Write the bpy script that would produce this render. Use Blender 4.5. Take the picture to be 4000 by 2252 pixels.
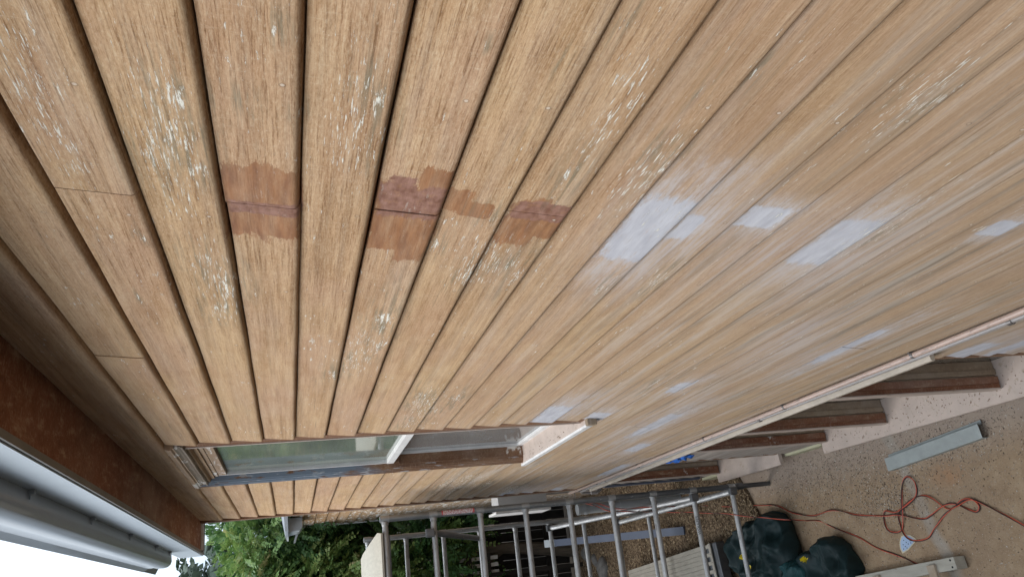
import bpy, bmesh, math, random
import numpy as np
from mathutils import Vector, Matrix, noise as mnoise
random.seed(7); rng = np.random.default_rng(11)
sc = bpy.context.scene
for o in list(bpy.data.objects): bpy.data.objects.remove(o)

# ------------------------------------------------------------------ camera
F_PX = 3088.0
R = np.array([[-0.2505, 0.1112, -0.9617], [0.3596, 0.9330, 0.0142], [0.8988, -0.3423, -0.2737]])
def _rot(w):
    w = np.array(w); t = np.linalg.norm(w); k = w/t
    K = np.array([[0, -k[2], k[1]], [k[2], 0, -k[0]], [-k[1], k[0], 0]])
    return np.eye(3)+math.sin(t)*K+(1-math.cos(t))*K@K
R = _rot([1.1961, -.2509, .1546]) @ np.array([[0, 0, -1], [1, 0, 0], [0, -1, 0]], float)
CAM = np.array([0, .7898, .0313])
def at(px, py, x=None, y=None, z=None):
    """a real point on the plane x=, y= or z= in the direction of a photo position"""
    d = R.T @ np.array([(px-2000)/F_PX, (py-1126)/F_PX, 1.])
    ax, v = (0, x) if x is not None else (1, y) if y is not None else (2, z)
    return Vector((CAM+d*(v-CAM[ax])/d[ax]).tolist())
cd = bpy.data.cameras.new('camera'); cam = bpy.data.objects.new('camera', cd); sc.collection.objects.link(cam)
M = Matrix.Identity(4)
for i in range(3):
    M[i][0] = R[0][i]; M[i][1] = -R[1][i]; M[i][2] = -R[2][i]; M[i][3] = CAM[i]
cam.matrix_world = M
cd.sensor_width = 36; cd.lens = F_PX/4000*36; cd.clip_start = .05; cd.clip_end = 2000
sc.camera = cam
# ------------------------------------------------------------------ world, sun, exposure
SUN_EL, SUN_AZ = 47, 62      # azimuth measured from +X towards +Y
w = bpy.data.worlds.new("World"); sc.world = w; w.use_nodes = True
nt = w.node_tree; nt.nodes.clear()
wo = nt.nodes.new('ShaderNodeOutputWorld'); bg = nt.nodes.new('ShaderNodeBackground')
sky = nt.nodes.new('ShaderNodeTexSky'); sky.sky_type = 'NISHITA'; sky.sun_disc = False
sky.sun_elevation = math.radians(SUN_EL); sky.sun_rotation = math.radians(90-SUN_AZ)
tc = nt.nodes.new('ShaderNodeTexCoord'); nz = nt.nodes.new('ShaderNodeTexNoise'); nz.inputs['Scale'].default_value = 2.4; nz.inputs['Detail'].default_value = 6
nt.links.new(tc.outputs['Generated'], nz.inputs['Vector'])
rp = nt.nodes.new('ShaderNodeValToRGB'); rp.color_ramp.elements[0].position = .35; rp.color_ramp.elements[1].position = .62
rp.color_ramp.elements[0].color = (5.6, 7.5, 9.9, 1); rp.color_ramp.elements[1].color = (11.2, 11.9, 12.6, 1)
nt.links.new(nz.outputs['Fac'], rp.inputs['Fac'])
mx = nt.nodes.new('ShaderNodeMixRGB'); mx.inputs[0].default_value = .88
nt.links.new(sky.outputs[0], mx.inputs[1]); nt.links.new(rp.outputs[0], mx.inputs[2])
sx = nt.nodes.new('ShaderNodeSeparateXYZ'); nt.links.new(tc.outputs['Generated'], sx.inputs[0])
mr = nt.nodes.new('ShaderNodeMapRange'); mr.inputs['From Min'].default_value = 0; mr.inputs['From Max'].default_value = 1; mr.inputs['To Min'].default_value = .66; mr.inputs['To Max'].default_value = 1.28   # an overcast sky is brighter overhead
nt.links.new(sx.outputs[2], mr.inputs[0])
vmx = nt.nodes.new('ShaderNodeVectorMath'); vmx.operation = 'SCALE'; nt.links.new(mx.outputs[0], vmx.inputs[0]); nt.links.new(mr.outputs[0], vmx.inputs['Scale'])
nt.links.new(vmx.outputs[0], bg.inputs[0]); bg.inputs[1].default_value = .092
nt.links.new(bg.outputs[0], wo.inputs[0])
sd = bpy.data.lights.new('sun', 'SUN'); sun = bpy.data.objects.new('sun', sd); sc.collection.objects.link(sun)
sd.energy = 1.5; sd.angle = math.radians(40); sd.color = (1, .97, .92)
_s = Vector((math.cos(math.radians(SUN_EL))*math.cos(math.radians(SUN_AZ)), math.cos(math.radians(SUN_EL))*math.sin(math.radians(SUN_AZ)), math.sin(math.radians(SUN_EL))))
sun.rotation_euler = _s.to_track_quat('Z', 'Y').to_euler(); sun.location = (4, 6, 8)
sc.view_settings.view_transform = 'Standard'; sc.view_settings.look = 'None'
sc.view_settings.exposure = 0.96; sc.view_settings.gamma = 1
G = -4.32        # ground height under the scaffold

# ------------------------------------------------------------------ helpers
def setp(o, label=None, cat=None, group=None, kind=None):
    for k, v in (('label', label), ('category', cat), ('group', group), ('kind', kind)):
        if v: o[k] = v
    return o
def empty(name, loc, label, cat, group=None):
    o = bpy.data.objects.new(name, None); sc.collection.objects.link(o); o.location = loc; o.empty_display_size = .1
    return setp(o, label, cat, group)
def link(name, me, mats, parent=None, smooth=False):
    o = bpy.data.objects.new(name, me); sc.collection.objects.link(o)
    for m in (mats if isinstance(mats, (list, tuple)) else [mats]): me.materials.append(m)
    if parent is not None:
        o.parent = parent
        p = Vector((0, 0, 0)); q = parent
        while q is not None: p += q.location; q = q.parent
        o.location = -p
    if smooth:
        for p in me.polygons: p.use_smooth = True
    return o
class MB:
    def __init__(s): s.v = []; s.f = []; s.a = []; s.m = []
    def add(s, vs, fs, a=0., m=0):
        n = len(s.v); s.v += [tuple(q) for q in vs]; s.f += [tuple(i+n for i in f) for f in fs]; s.a += [a]*len(vs); s.m += [m]*len(fs); return s
    def box(s, x0, x1, y0, y1, z0, z1, a=0., m=0):
        vs = [(x, y, z) for x in (x0, x1) for y in (y0, y1) for z in (z0, z1)]
        return s.add(vs, [(0, 1, 3, 2), (4, 6, 7, 5), (0, 4, 5, 1), (2, 3, 7, 6), (0, 2, 6, 4), (1, 5, 7, 3)], a, m)
    def obox(s, c, ux, uy, uz, a=0., m=0):   # oriented box: centre and three half-vectors
        c, ux, uy, uz = map(Vector, (c, ux, uy, uz))
        vs = [c+i*ux+j*uy+k*uz for i in (-1, 1) for j in (-1, 1) for k in (-1, 1)]
        return s.add(vs, [(0, 1, 3, 2), (4, 6, 7, 5), (0, 4, 5, 1), (2, 3, 7, 6), (0, 2, 6, 4), (1, 5, 7, 3)], a, m)
    def prof(s, pts, axis, t0, t1, n=1, a=0., jit=None, m=0, cap=True, ts=None):
        """extrude a closed profile along 'X' or 'Z'; pts are (y,z) for X and (x,y) for Z"""
        vs = []; k = len(pts)
        if ts is not None: n = len(ts)-1
        for i in range(n+1):
            t = ts[i] if ts is not None else t0+(t1-t0)*i/n
            for p in pts:
                q = (t, p[0], p[1]) if axis == 'X' else (p[0], p[1], t)
                if jit: q = jit(q)
                vs.append(q)
        fs = [(i*k+j, i*k+(j+1) % k, (i+1)*k+(j+1) % k, (i+1)*k+j) for i in range(n) for j in range(k)]
        if cap: fs += [tuple(range(k))[::-1], tuple(range(n*k, n*k+k))]
        return s.add(vs, fs, a, m)
    def tube(s, path, r, seg=12, a=0., m=0, cap=True):
        path = [Vector(p) for p in path]; n = len(path); vs = []
        rr = r if isinstance(r, (list, tuple)) else [r]*n
        up = None
        for i, p in enumerate(path):
            t = (path[min(i+1, n-1)]-path[max(i-1, 0)]).normalized()
            if up is None:
                up = Vector((0, 0, 1)) if abs(t.z) < .9 else Vector((1, 0, 0))
            u = (up-t*up.dot(t)).normalized(); up = u; v = t.cross(u)
            for j in range(seg):
                b = 2*math.pi*j/seg; vs.append(p+u*math.cos(b)*rr[i]+v*math.sin(b)*rr[i])
        fs = [(i*seg+j, i*seg+(j+1) % seg, (i+1)*seg+(j+1) % seg, (i+1)*seg+j) for i in range(n-1) for j in range(seg)]
        if cap: fs += [tuple(range(seg))[::-1], tuple(range((n-1)*seg, n*seg))]
        return s.add(vs, fs, a, m)
    def build(s, name, mats, parent=None, bevel=0, smooth=False):
        me = bpy.data.meshes.new(name); me.from_pydata(s.v, [], s.f)
        at_ = me.attributes.new('tint', 'FLOAT', 'POINT'); at_.data.foreach_set('value', s.a)
        me.polygons.foreach_set('material_index', s.m); me.update()
        bm = bmesh.new(); bm.from_mesh(me); bmesh.ops.recalc_face_normals(bm, faces=bm.faces)
        if bevel:
            bmesh.ops.bevel(bm, geom=[e for e in bm.edges if e.calc_face_angle(0) > .5], offset=bevel, segments=2, affect='EDGES', profile=.6)
        bm.to_mesh(me); bm.free()
        o = link(name, me, mats, parent, False)
        if smooth:
            for p in me.polygons: p.use_smooth = True
            try: me.set_sharp_from_angle(angle=math.radians(28))
            except Exception: pass
        return o

# ------------------------------------------------------------------ node helper
class NB:
    def __init__(s, name):
        s.mat = bpy.data.materials.new(name); s.mat.use_nodes = True; s.t = s.mat.node_tree; s.t.nodes.clear()
        s.out = s.t.nodes.new('ShaderNodeOutputMaterial'); s.tc = s.t.nodes.new('ShaderNodeTexCoord'); s.P = s.tc.outputs['Object']
    def L(s, a, b): s.t.links.new(a, b)
    def put(s, sock, v):
        if isinstance(v, bpy.types.NodeSocket): s.L(v, sock)
        elif v is not None:
            if hasattr(sock.default_value, '__len__') and len(sock.default_value) == 4 and len(v) == 3: v = (*v, 1)
            sock.default_value = v
    def vm(s, op, a, b=None):
        n = s.t.nodes.new('ShaderNodeVectorMath'); n.operation = op; s.put(n.inputs[0], a)
        if b is not None: s.put(n.inputs[1], b)
        return n.outputs['Value'] if op in ('LENGTH', 'DOT_PRODUCT') else n.outputs[0]
    def m(s, op, a, b=None, c=None, clamp=False):
        n = s.t.nodes.new('ShaderNodeMath'); n.operation = op; n.use_clamp = clamp; s.put(n.inputs[0], a)
        if b is not None: s.put(n.inputs[1], b)
        if c is not None: s.put(n.inputs[2], c)
        return n.outputs[0]
    def noise(s, scale, vec=None, detail=5, rough=.55, dist=0, off=None):
        v = s.vm('MULTIPLY', vec if vec is not None else s.P, scale if isinstance(scale, tuple) else (scale,)*3)
        if off is not None: v = s.vm('ADD', v, off)
        n = s.t.nodes.new('ShaderNodeTexNoise'); n.inputs['Scale'].default_value = 1; n.inputs['Detail'].default_value = detail
        n.inputs['Roughness'].default_value = rough; n.inputs['Distortion'].default_value = dist; s.L(v, n.inputs['Vector'])
        return n.outputs['Fac']
    def vor(s, scale, vec=None, feat='F1', col=False):
        v = s.vm('MULTIPLY', vec if vec is not None else s.P, scale if isinstance(scale, tuple) else (scale,)*3)
        n = s.t.nodes.new('ShaderNodeTexVoronoi'); n.feature = feat; n.inputs['Scale'].default_value = 1; s.L(v, n.inputs['Vector'])
        return n.outputs['Color'] if col else n.outputs['Distance']
    def ss(s, v, lo, hi, a=0., b=1.):
        n = s.t.nodes.new('ShaderNodeMapRange'); n.interpolation_type = 'SMOOTHSTEP'
        s.put(n.inputs['Value'], v); n.inputs['From Min'].default_value = lo; n.inputs['From Max'].default_value = hi
        n.inputs['To Min'].default_value = a; n.inputs['To Max'].default_value = b
        return n.outputs[0]
    def ramp(s, f, *st):
        n = s.t.nodes.new('ShaderNodeValToRGB'); e = n.color_ramp.elements
        while len(e) < len(st): e.new(.5)
        for i, (p, c) in enumerate(st): e[i].position = p; e[i].color = (*c, 1)
        s.L(f, n.inputs[0]); return n.outputs[0]
    def mix(s, f, a, b, mode='MIX'):
        n = s.t.nodes.new('ShaderNodeMixRGB'); n.blend_type = mode; s.put(n.inputs[0], f); s.put(n.inputs[1], a); s.put(n.inputs[2], b); return n.outputs[0]
    def attr(s, nm='tint'):
        n = s.t.nodes.new('ShaderNodeAttribute'); n.attribute_name = nm; return n.outputs['Fac']
    def comb(s, x, y, z):
        n = s.t.nodes.new('ShaderNodeCombineXYZ'); s.put(n.inputs[0], x); s.put(n.inputs[1], y); s.put(n.inputs[2], z); return n.outputs[0]
    def xyz(s):
        n = s.t.nodes.new('ShaderNodeSeparateXYZ'); s.L(s.P, n.inputs[0]); return n.outputs
    def done(s, col, rough=.6, metal=0., bump=None, bstr=.3, bdist=.002, spec=.4, trans=None, coat=0):
        p = s.t.nodes.new('ShaderNodeBsdfPrincipled'); s.put(p.inputs['Base Color'], col); s.put(p.inputs['Roughness'], rough)
        s.put(p.inputs['Metallic'], metal); s.put(p.inputs['Specular IOR Level'], spec); s.put(p.inputs['Coat Weight'], coat)
        if bump is not None:
            b = s.t.nodes.new('ShaderNodeBump'); b.inputs['Strength'].default_value = bstr; b.inputs['Distance'].default_value = bdist
            s.L(bump, b.inputs['Height']); s.L(b.outputs[0], p.inputs['Normal'])
        res = p.outputs[0]
        if trans is not None:
            t = s.t.nodes.new('ShaderNodeBsdfTranslucent'); s.put(t.inputs[0], col); mxs = s.t.nodes.new('ShaderNodeMixShader')
            mxs.inputs[0].default_value = trans; s.L(res, mxs.inputs[1]); s.L(t.outputs[0], mxs.inputs[2]); res = mxs.outputs[0]
        s.L(res, s.out.inputs[0]); return s.mat

# ------------------------------------------------------------------ the weathered boards
BLOBS = [(1.14, 0.196, 0.1, 0.05), (1.31, 0.253, 0.14, 0.05), (1.37, 0.184, 0.06, 0.03), (1.27, 0.207, 0.12, 0.06), (1.96, 0.169, 0.14, 0.05), (1.83, 0.217, 0.12, 0.05), (2.14, 0.207, 0.1, 0.05), (0.96, 0.039, 0.04, 0.02), (1.16, 0.094, 0.05, 0.02), (1.07, -0.091, 0.05, 0.03), (1.11, -0.124, 0.07, 0.03), (1.22, -0.139, 0.05, 0.03), (1.3, -0.128, 0.06, 0.02), (0.96, -0.266, 0.02, 0.015), (0.99, -0.405, 0.04, 0.015), (0.9, -0.472, 0.06, 0.012), (1.25, -0.676, 0.06, 0.04), (1.3, -0.729, 0.08, 0.03), (1.37, -0.534, 0.1, 0.03), (1.92, -0.567, 0.14, 0.04), (1.83, -0.537, 0.08, 0.05), (1.9, -0.427, 0.12, 0.04), (1.72, -0.315, 0.08, 0.03), (1.54, -0.398, 0.05, 0.03), (1.04, -0.681, 0.06, 0.015), (0.95, -0.667, 0.05, 0.01), (0.99, -1.075, 0.08, 0.02), (1.03, -1.174, 0.12, 0.02), (1.63, -1.547, 0.1, 0.02), (0.99, -0.763, 0.05, 0.02), (2.26, -0.247, 0.25, 0.05), (2.51, -0.257, 0.15, 0.05), (3.34, -0.514, 0.25, 0.06), (3.61, -0.627, 0.2, 0.05), (3.87, -0.528, 0.2, 0.05), (3.37, -0.679, 0.2, 0.04), (3.27, -1.587, 0.15, 0.03), (2.87, -0.134, 0.12, 0.05), (2.02, -0.854, 0.1, 0.03), (1.95, -1.009, 0.12, 0.03), (6.38, -1.145, 0.4, 0.05), (6.04, -1.285, 0.25, 0.05), (6.64, -1.343, 0.4, 0.04), (6.61, -1.557, 0.3, 0.05), (7.15, -1.922, 0.5, 0.06), (7.55, -1.398, 0.3, 0.07), (7.79, -1.166, 0.3, 0.05), (2.71, -0.179, 0.1, 0.03), (1.18, 0.011, 0.03, 0.02), (1.14, 0.406, 0.03, 0.01), (1.67, 0.326, 0.03, 0.02), (2.04, 0.395, 0.04, 0.01)]
VARN = [(1.515, .15, .098, .052, 0), (1.535, .155, .045, .045, 0), (1.455, .10, -.262, .036, 0), (1.50, .075, -.215, .066, 0), (1.655, .088, -.195, .046, 0), (1.675, .125, -.262, .038, 0), (1.495, .05, -.325, .028, 0), (1.53, .035, -.368, .040, 0), (1.60, .12, -.497, .046, 0), (1.585, .085, -.570, .030, 0)]
VARN_OLD = [(1.515, .142, .075, .072, 0), (1.455, .105, -.225, .072, 0), (1.645, .095, -.222, .072, 0), (1.50, .05, -.345, .04, 0), (1.60, .115, -.525, .072, 0)]   # red-brown varnish: x, rx, z, rz
MAUVE = [(1.538, .028, .075, .07), (1.50, .072, -.222, .066), (1.44, .05, -.20, .03), (1.535, .045, -.525, .07)]
LILAC = [(1.63, .17, -.825, .072), (1.62, .07, -.935, .028), (1.555, .055, -1.115, .055), (1.70, .145, -1.43, .064), (1.59, .05, -1.90, .045), (2.80, .26, -2.27, .045),
         (3.88, .22, -1.275, .068), (4.38, .33, -2.09, .06), (3.36, .10, -1.78, .05), (5.2, .14, -2.33, .05), (4.0, .12, -1.57, .05),
         (7.62, .25, -1.95, .06), (7.72, .2, -2.18, .06), (7.6, .22, -2.45, .05), (6.4, .3, -2.62, .04), (2.93, .13, -3.1, .07), (2.88, .17, -3.3, .07), (2.95, .1, -3.6, .07)]
HAZE = [(1.70, -.95, .55, .28), (1.75, -1.30, .40, .30), (1.9, -1.6, .6, .2), (3.7, -1.35, .6, .3), (4.3, -2.05, 1.0, .3), (2.9, -2.2, .6, .2), (7.3, -2.1, .9, .5), (2.7, -3.3, .6, .6), (2.6, -1.9, .8, .25), (5.6, -2.3, 1.2, .3)]
SLIV = [(1.3, .225, .5, .09), (2.0, .2, .5, .08), (1.2, -.08, .35, .08), (1.12, -.55, .33, .07), (1.35, -.7, .35, .1), (1.8, -.45, .4, .15), (2.6, -.2, .6, .1), (3.5, -.55, .7, .12), (6.5, -1.3, 1.3, .35), (7.2, -1.9, 1., .3), (1.2, .4, .5, .08), (1.05, -1.13, .35, .07), (1.6, -1.5, .6, .1)]
def fields(o):
    me = o.data; n = len(me.vertices); co = np.empty(n*3, np.float32); me.vertices.foreach_get('co', co); co = co.reshape(-1, 3); x = co[:, 0]; z = co[:, 2]
    def el(L): return np.min([np.hypot((x-a)/c, (z-b_)/d) for a, b_, c, d in L], 0)
    def bxx(L): return np.min([np.maximum(abs(x-q[0])/q[1], abs(z-q[2])/q[3]) for q in L], 0)
    for nm, v in (('f_fleck', el(BLOBS)), ('f_sliver', el(SLIV)), ('f_haze', el(HAZE)), ('f_varn', bxx(VARN)), ('f_mauve', bxx(MAUVE)), ('f_lilac', bxx(LILAC)), ('f_wide', bxx([(q[0], q[1]*2.1, q[2]-.02, q[3]*1.5) for q in LILAC]))):
        a_ = me.attributes.new(nm, 'FLOAT', 'POINT'); a_.data.foreach_set('value', v.astype(np.float32))
def wood(name, cols, marks=True, blue=False, peel=.0, axis='X', grey=1.):
    n = NB(name); RX, RY, RZ = n.xyz()
    if axis == 'Z': n.P = n.comb(RZ, RY, RX)
    bid = n.attr(); off = n.comb(n.m('MULTIPLY', bid, 31.7), n.m('MULTIPLY', bid, 7.3), n.m('MULTIPLY', bid, 17.9))
    st = n.noise((1.3, 3, 42), off=off, detail=7, rough=.62, dist=.5)
    fine = n.noise((8, 20, 250), off=off, detail=4, rough=.8)
    tone = n.noise((1.6, 1, 5.), off=off, detail=4)
    scr = n.noise((240, 40, 18), detail=3, rough=.6)
    spk = n.noise((160, 60, 230), detail=2)
    c = n.ramp(st, (.30, cols[0]), (.50, cols[1]), (.70, cols[2]))
    c = n.mix(n.ss(tone, .42, .66, 0, .50), c, cols[3])
    c = n.mix(n.ss(n.noise((.9, 1, 2.6), off=off, detail=3), .5, .72, 0, .6), c, cols[4])
    c = n.mix(n.ss(bid, .3, .95, 0, .28), c, cols[3])
    c = n.mix(n.ss(n.m('FRACT', n.m('MULTIPLY', bid, 7.77)), .3, 1, 0, .30), c, cols[4])
    # fine brown pores along the grain, cross sanding scratches
    nearx = n.ss(RX, 3.2, 1.2, .35, 1.)
    c = n.mix(n.m('MULTIPLY', nearx, n.ss(fine, .48, .70, 0, .95)), c, n.mix(1., c, (.44, .36, .29), 'MULTIPLY'))
    c = n.mix(n.ss(fine, .48, .28, 0, .30), c, (.66, .54, .38))
    mid = n.noise((2.2, 8, 75), off=off, detail=5, rough=.7)
    c = n.mix(n.ss(mid, .52, .72, 0, .34), c, n.mix(1., c, (.62, .52, .42), 'MULTIPLY'))
    c = n.mix(n.ss(mid, .45, .30, 0, .22), c, (.62, .49, .33))
    blt = n.noise((5, 3, 14), off=off, detail=5, rough=.65)
    c = n.mix(n.ss(blt, .48, .66, 0, .45), c, n.mix(1., c, (.80, .70, .60), 'MULTIPLY'))
    c = n.mix(n.ss(scr, .56, .76, 0, .30), c, (.62, .50, .36))
    c = n.mix(n.ss(spk, .66, .80, 0, .40), c, (.75, .66, .54))
    c = n.mix(n.ss(spk, .36, .24, 0, .45), c, n.mix(1., c, (.5, .45, .4), 'MULTIPLY'))
    gr = n.noise((75, 30, 330), off=off, detail=2, rough=.8)
    c = n.mix(n.m('MULTIPLY', nearx, n.ss(gr, .50, .68, 0, .42)), c, n.mix(1., c, (.55, .46, .38), 'MULTIPLY'))
    c = n.mix(n.m('MULTIPLY', nearx, n.ss(gr, .46, .32, 0, .28)), c, (.68, .56, .40))
    brn = n.m('MULTIPLY', n.m('MULTIPLY', n.ss(RX, 2.6, .9), n.ss(RZ, -.25, -.8)), n.ss(n.noise((2, 1, 24), off=off, detail=5, rough=.7), .42, .62, .2, .75))
    c = n.mix(brn, c, (.34, .20, .105))
    # grey-black weathered streaks low on the wall
    low = n.m('MULTIPLY', n.ss(RZ, -.2, -1.9), grey)
    gm = n.m('MULTIPLY', n.ss(n.noise((1.0, 1, 21), off=off, detail=6, rough=.7), .47, .68), n.m('MULTIPLY_ADD', low, .72, .18))
    c = n.mix(n.m('MULTIPLY', low, .45), c, (.45, .345, .25))
    c = n.mix(gm, c, n.mix(n.ss(st, .4, .6), (.25, .20, .15), (.42, .36, .30)))
    pale = n.m('MULTIPLY', n.ss(n.noise((.8, 1, 19), off=n.vm('ADD', off, (9, 3, 1)), detail=6, rough=.7), .48, .70), n.m('MULTIPLY_ADD', low, .58, .08))
    c = n.mix(pale, c, (.60, .53, .475))
    rough = .75; bump = n.m('MULTIPLY_ADD', fine, .8, n.m('MULTIPLY', st, .9))
    if marks:
        edge = n.m('MULTIPLY', n.m('SUBTRACT', n.m('MULTIPLY_ADD', n.noise((7, 1, 16), detail=2), .45, n.m('MULTIPLY', n.noise((22, 1, 70), detail=6, rough=.8), .55)), .5), 1.9)
        def bx(nm): return n.m('ADD', n.attr(nm), edge)
        def bl(nm): return n.attr(nm)
        hz = n.m('MULTIPLY', n.ss(bl('f_haze'), 1.05, .1), n.ss(n.noise((3, 1, 75), detail=5, rough=.75), .40, .66, .10, .85))
        c = n.mix(hz, c, (.49, .425, .40))
        c = n.mix(n.m('MULTIPLY', n.ss(bx('f_wide'), 1.35, .4), n.ss(n.noise((6, 1, 60), detail=5, rough=.8), .38, .6, .1, .8)), c, (.53, .49, .48))
        vr = bx('f_varn'); vmask = n.ss(vr, 1.02, .98)
        c = n.mix(n.m('MULTIPLY', vmask, n.ss(n.noise((5, 1, 40), detail=4), .3, .7, .55, .9)), c, n.ramp(n.noise((9, 1, 50), detail=6), (.35, (.20, .082, .040)), (.65, (.35, .16, .072))))
        mv = n.m('MULTIPLY', n.ss(bx('f_mauve'), 1.05, .9), n.ss(n.noise((60, 1, 60), detail=3), .3, .5, .55, 1))
        c = n.mix(mv, c, n.ramp(n.noise((30, 1, 60), detail=5), (.35, (.20, .095, .065)), (.65, (.33, .185, .14))))
        lmask = n.m('MULTIPLY', n.ss(bx('f_lilac'), 1.1, .85), n.ss(n.noise((14, 1, 90), detail=4, rough=.7), .30, .46, .62, 1))
        # flecks of old white paint
        d = bl('f_fleck'); fl = n.noise((10, 4, 120), detail=6, rough=.8, dist=.25); fl2 = n.noise((70, 8, 260), detail=3)
        thr = n.ss(d, .1, 1.7, .525, .78)
        fm = n.ss(n.m('SUBTRACT', n.m('MULTIPLY_ADD', fl, .8, n.m('MULTIPLY', fl2, .2)), thr), 0., .035)
        d2 = bl('f_sliver')
        slv = n.ss(n.m('SUBTRACT', n.noise((17, 6, 250), detail=4, rough=.7, off=(8, 1, 4)), n.ss(d2, .1, 1.3, .560, .74)), 0, .03)
        fm = n.m('MAXIMUM', fm, n.m('MULTIPLY', slv, .9))
        ix = n.m('SUBTRACT', n.m('FRACT', n.m('ADD', n.m('DIVIDE', RX, .45), n.m('MULTIPLY', bid, .07))), .5); iz = n.m('SUBTRACT', n.m('FRACT', n.m('DIVIDE', n.m('ADD', RZ, 6.), .15)), .23)
        nd = n.vm('LENGTH', n.comb(n.m('MULTIPLY', ix, .45), 0., n.m('MULTIPLY', iz, .15)))
        nail = n.m('MULTIPLY', n.ss(nd, .0042, .0026), n.ss(n.noise((3, 1, 9), detail=1), .45, .5, .15, 1))
        ring = n.m('MULTIPLY', n.ss(n.m('ABSOLUTE', n.m('SUBTRACT', nd, .0048)), .0018, .0006), .40)
        c = n.mix(ring, c, (.17, .11, .07)); c = n.mix(n.m('MULTIPLY', nail, .75), c, (.60, .52, .43))
        rand = n.ss(n.m('ADD', n.m('MULTIPLY', n.noise((14, 6, 85), detail=6, rough=.75, off=(3, 5, 9)), .8), n.m('MULTIPLY', n.noise((2.2, 1, 7)), .30)), .665, .70)
        fm = n.m('MAXIMUM', fm, n.m('MULTIPLY', rand, .85))
        dk = n.m('MULTIPLY', n.ss(d, 2.1, .3), n.ss(n.noise((5, 5, 80), detail=5, rough=.7), .46, .64, 0, .75))
        fm = n.m('MULTIPLY', fm, n.ss(vmask, 0, 1, 1, .25))
        c = n.mix(dk, c, (.20, .175, .12))
        ck = n.m('MULTIPLY', n.ss(n.noise((2.2, 1, 130), detail=5, rough=.75, off=n.vm('ADD', off, (4, 4, 4))), .60, .70), n.ss(n.noise((1.2, 1, 5), off=off, detail=3), .45, .6, 0, .75))
        c = n.mix(ck, c, (.16, .12, .08))
        c = n.mix(lmask, c, n.ramp(n.noise((8, 1, 40), detail=4), (.35, (.45, .445, .48)), (.65, (.56, .555, .585))))
        c = n.mix(fm, c, (.75, .715, .63))
        rough = n.m('SUBTRACT', .8, n.m('MULTIPLY', vmask, .38))
        bump = n.m('ADD', bump, n.m('ADD', n.m('MULTIPLY', fm, 1.2), n.m('MULTIPLY', lmask, -.6)))
    if peel:
        pm = n.ss(n.m('MULTIPLY_ADD', n.noise((5, 3, 22), detail=6, rough=.7), .75, n.m('MULTIPLY', n.noise((1.2, 1, 2)), .25)), .56-peel*.12, .60-peel*.12)
        c = n.mix(pm, c, (.72, .68, .62))
    if blue:
        bm_ = n.ss(n.m('ADD', RZ, n.m('MULTIPLY', n.noise((6, 20, 20)), .9)), -.25, .25)
        c = n.mix(n.m('MULTIPLY', bm_, n.ss(n.noise((9, 30, 60), detail=5), .34, .44)), c, (.21, .25, .30))
        c = n.mix(n.ss(n.noise((10, 40, 90), detail=4), .60, .66, 0, .7), c, (.52, .53, .55))
    return n.done(c, rough, bump=bump, bstr=.6, bdist=.0012, spec=.06)
TAN = [(.34, .208, .112), (.485, .312, .176), (.595, .41, .248), (.485, .305, .205), (.555, .375, .205)]
M_board = wood('weatherboard_wood', TAN)
M_dark = wood('stained_soffit_wood', [(.155, .066, .038), (.215, .093, .052), (.265, .122, .064), (.225, .096, .055), (.25, .118, .06)], False)
JO = [(.10, .042, .024), (.175, .078, .040), (.27, .14, .075), (.16, .07, .04), (.24, .12, .06)]
M_brown = wood('bare_joinery_wood', JO, False, peel=-.25, axis='Z', grey=.3)
M_red = wood('red_brown_mullion', [(.12, .04, .024), (.21, .08, .042), (.32, .145, .075), (.20, .07, .038), (.26, .105, .05)], False, peel=-.3, axis='Z', grey=.1)
M_liner = wood('tan_liner_wood', [(.26, .16, .09), (.38, .25, .14), (.5, .36, .22), (.4, .26, .16), (.45, .3, .17)], False)
M_grime = wood('grimy_moulding', [(.10, .08, .06), (.22, .18, .14), (.40, .34, .28), (.3, .24, .19), (.2, .16, .12)], False, peel=.05)
M_head = wood('scraped_head_wood', [(.19, .13, .09), (.38, .27, .18), (.53, .42, .32), (.42, .28, .2), (.5, .35, .2)], False, peel=.12)
M_casing = wood('blue_flaking_casing', [(.14, .06, .033), (.215, .10, .052), (.31, .17, .09), (.21, .1, .05), (.27, .14, .07)], False, blue=True, axis='Z', grey=.2)
M_grey = wood('grey_undercoat_boards', [(.16, .175, .20), (.22, .24, .27), (.30, .32, .35), (.2, .22, .26), (.27, .28, .3)], False)
MG = [(.12, .095, .065), (.20, .16, .11), (.29, .245, .18), (.22, .17, .12), (.17, .13, .09)]
M_mgrey = wood('old_grey_wood', MG, False)
M_mgreyz = wood('old_grey_mullion', [(.17, .12, .08), (.26, .195, .135), (.37, .295, .215), (.25, .18, .12), (.22, .155, .105)], False, axis='Z', grey=.3)
M_wing = wood('peeling_wing_boards', [(.30, .165, .08), (.40, .235, .12), (.49, .31, .17), (.33, .2, .12), (.44, .28, .14)], False, peel=.22)

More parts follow.
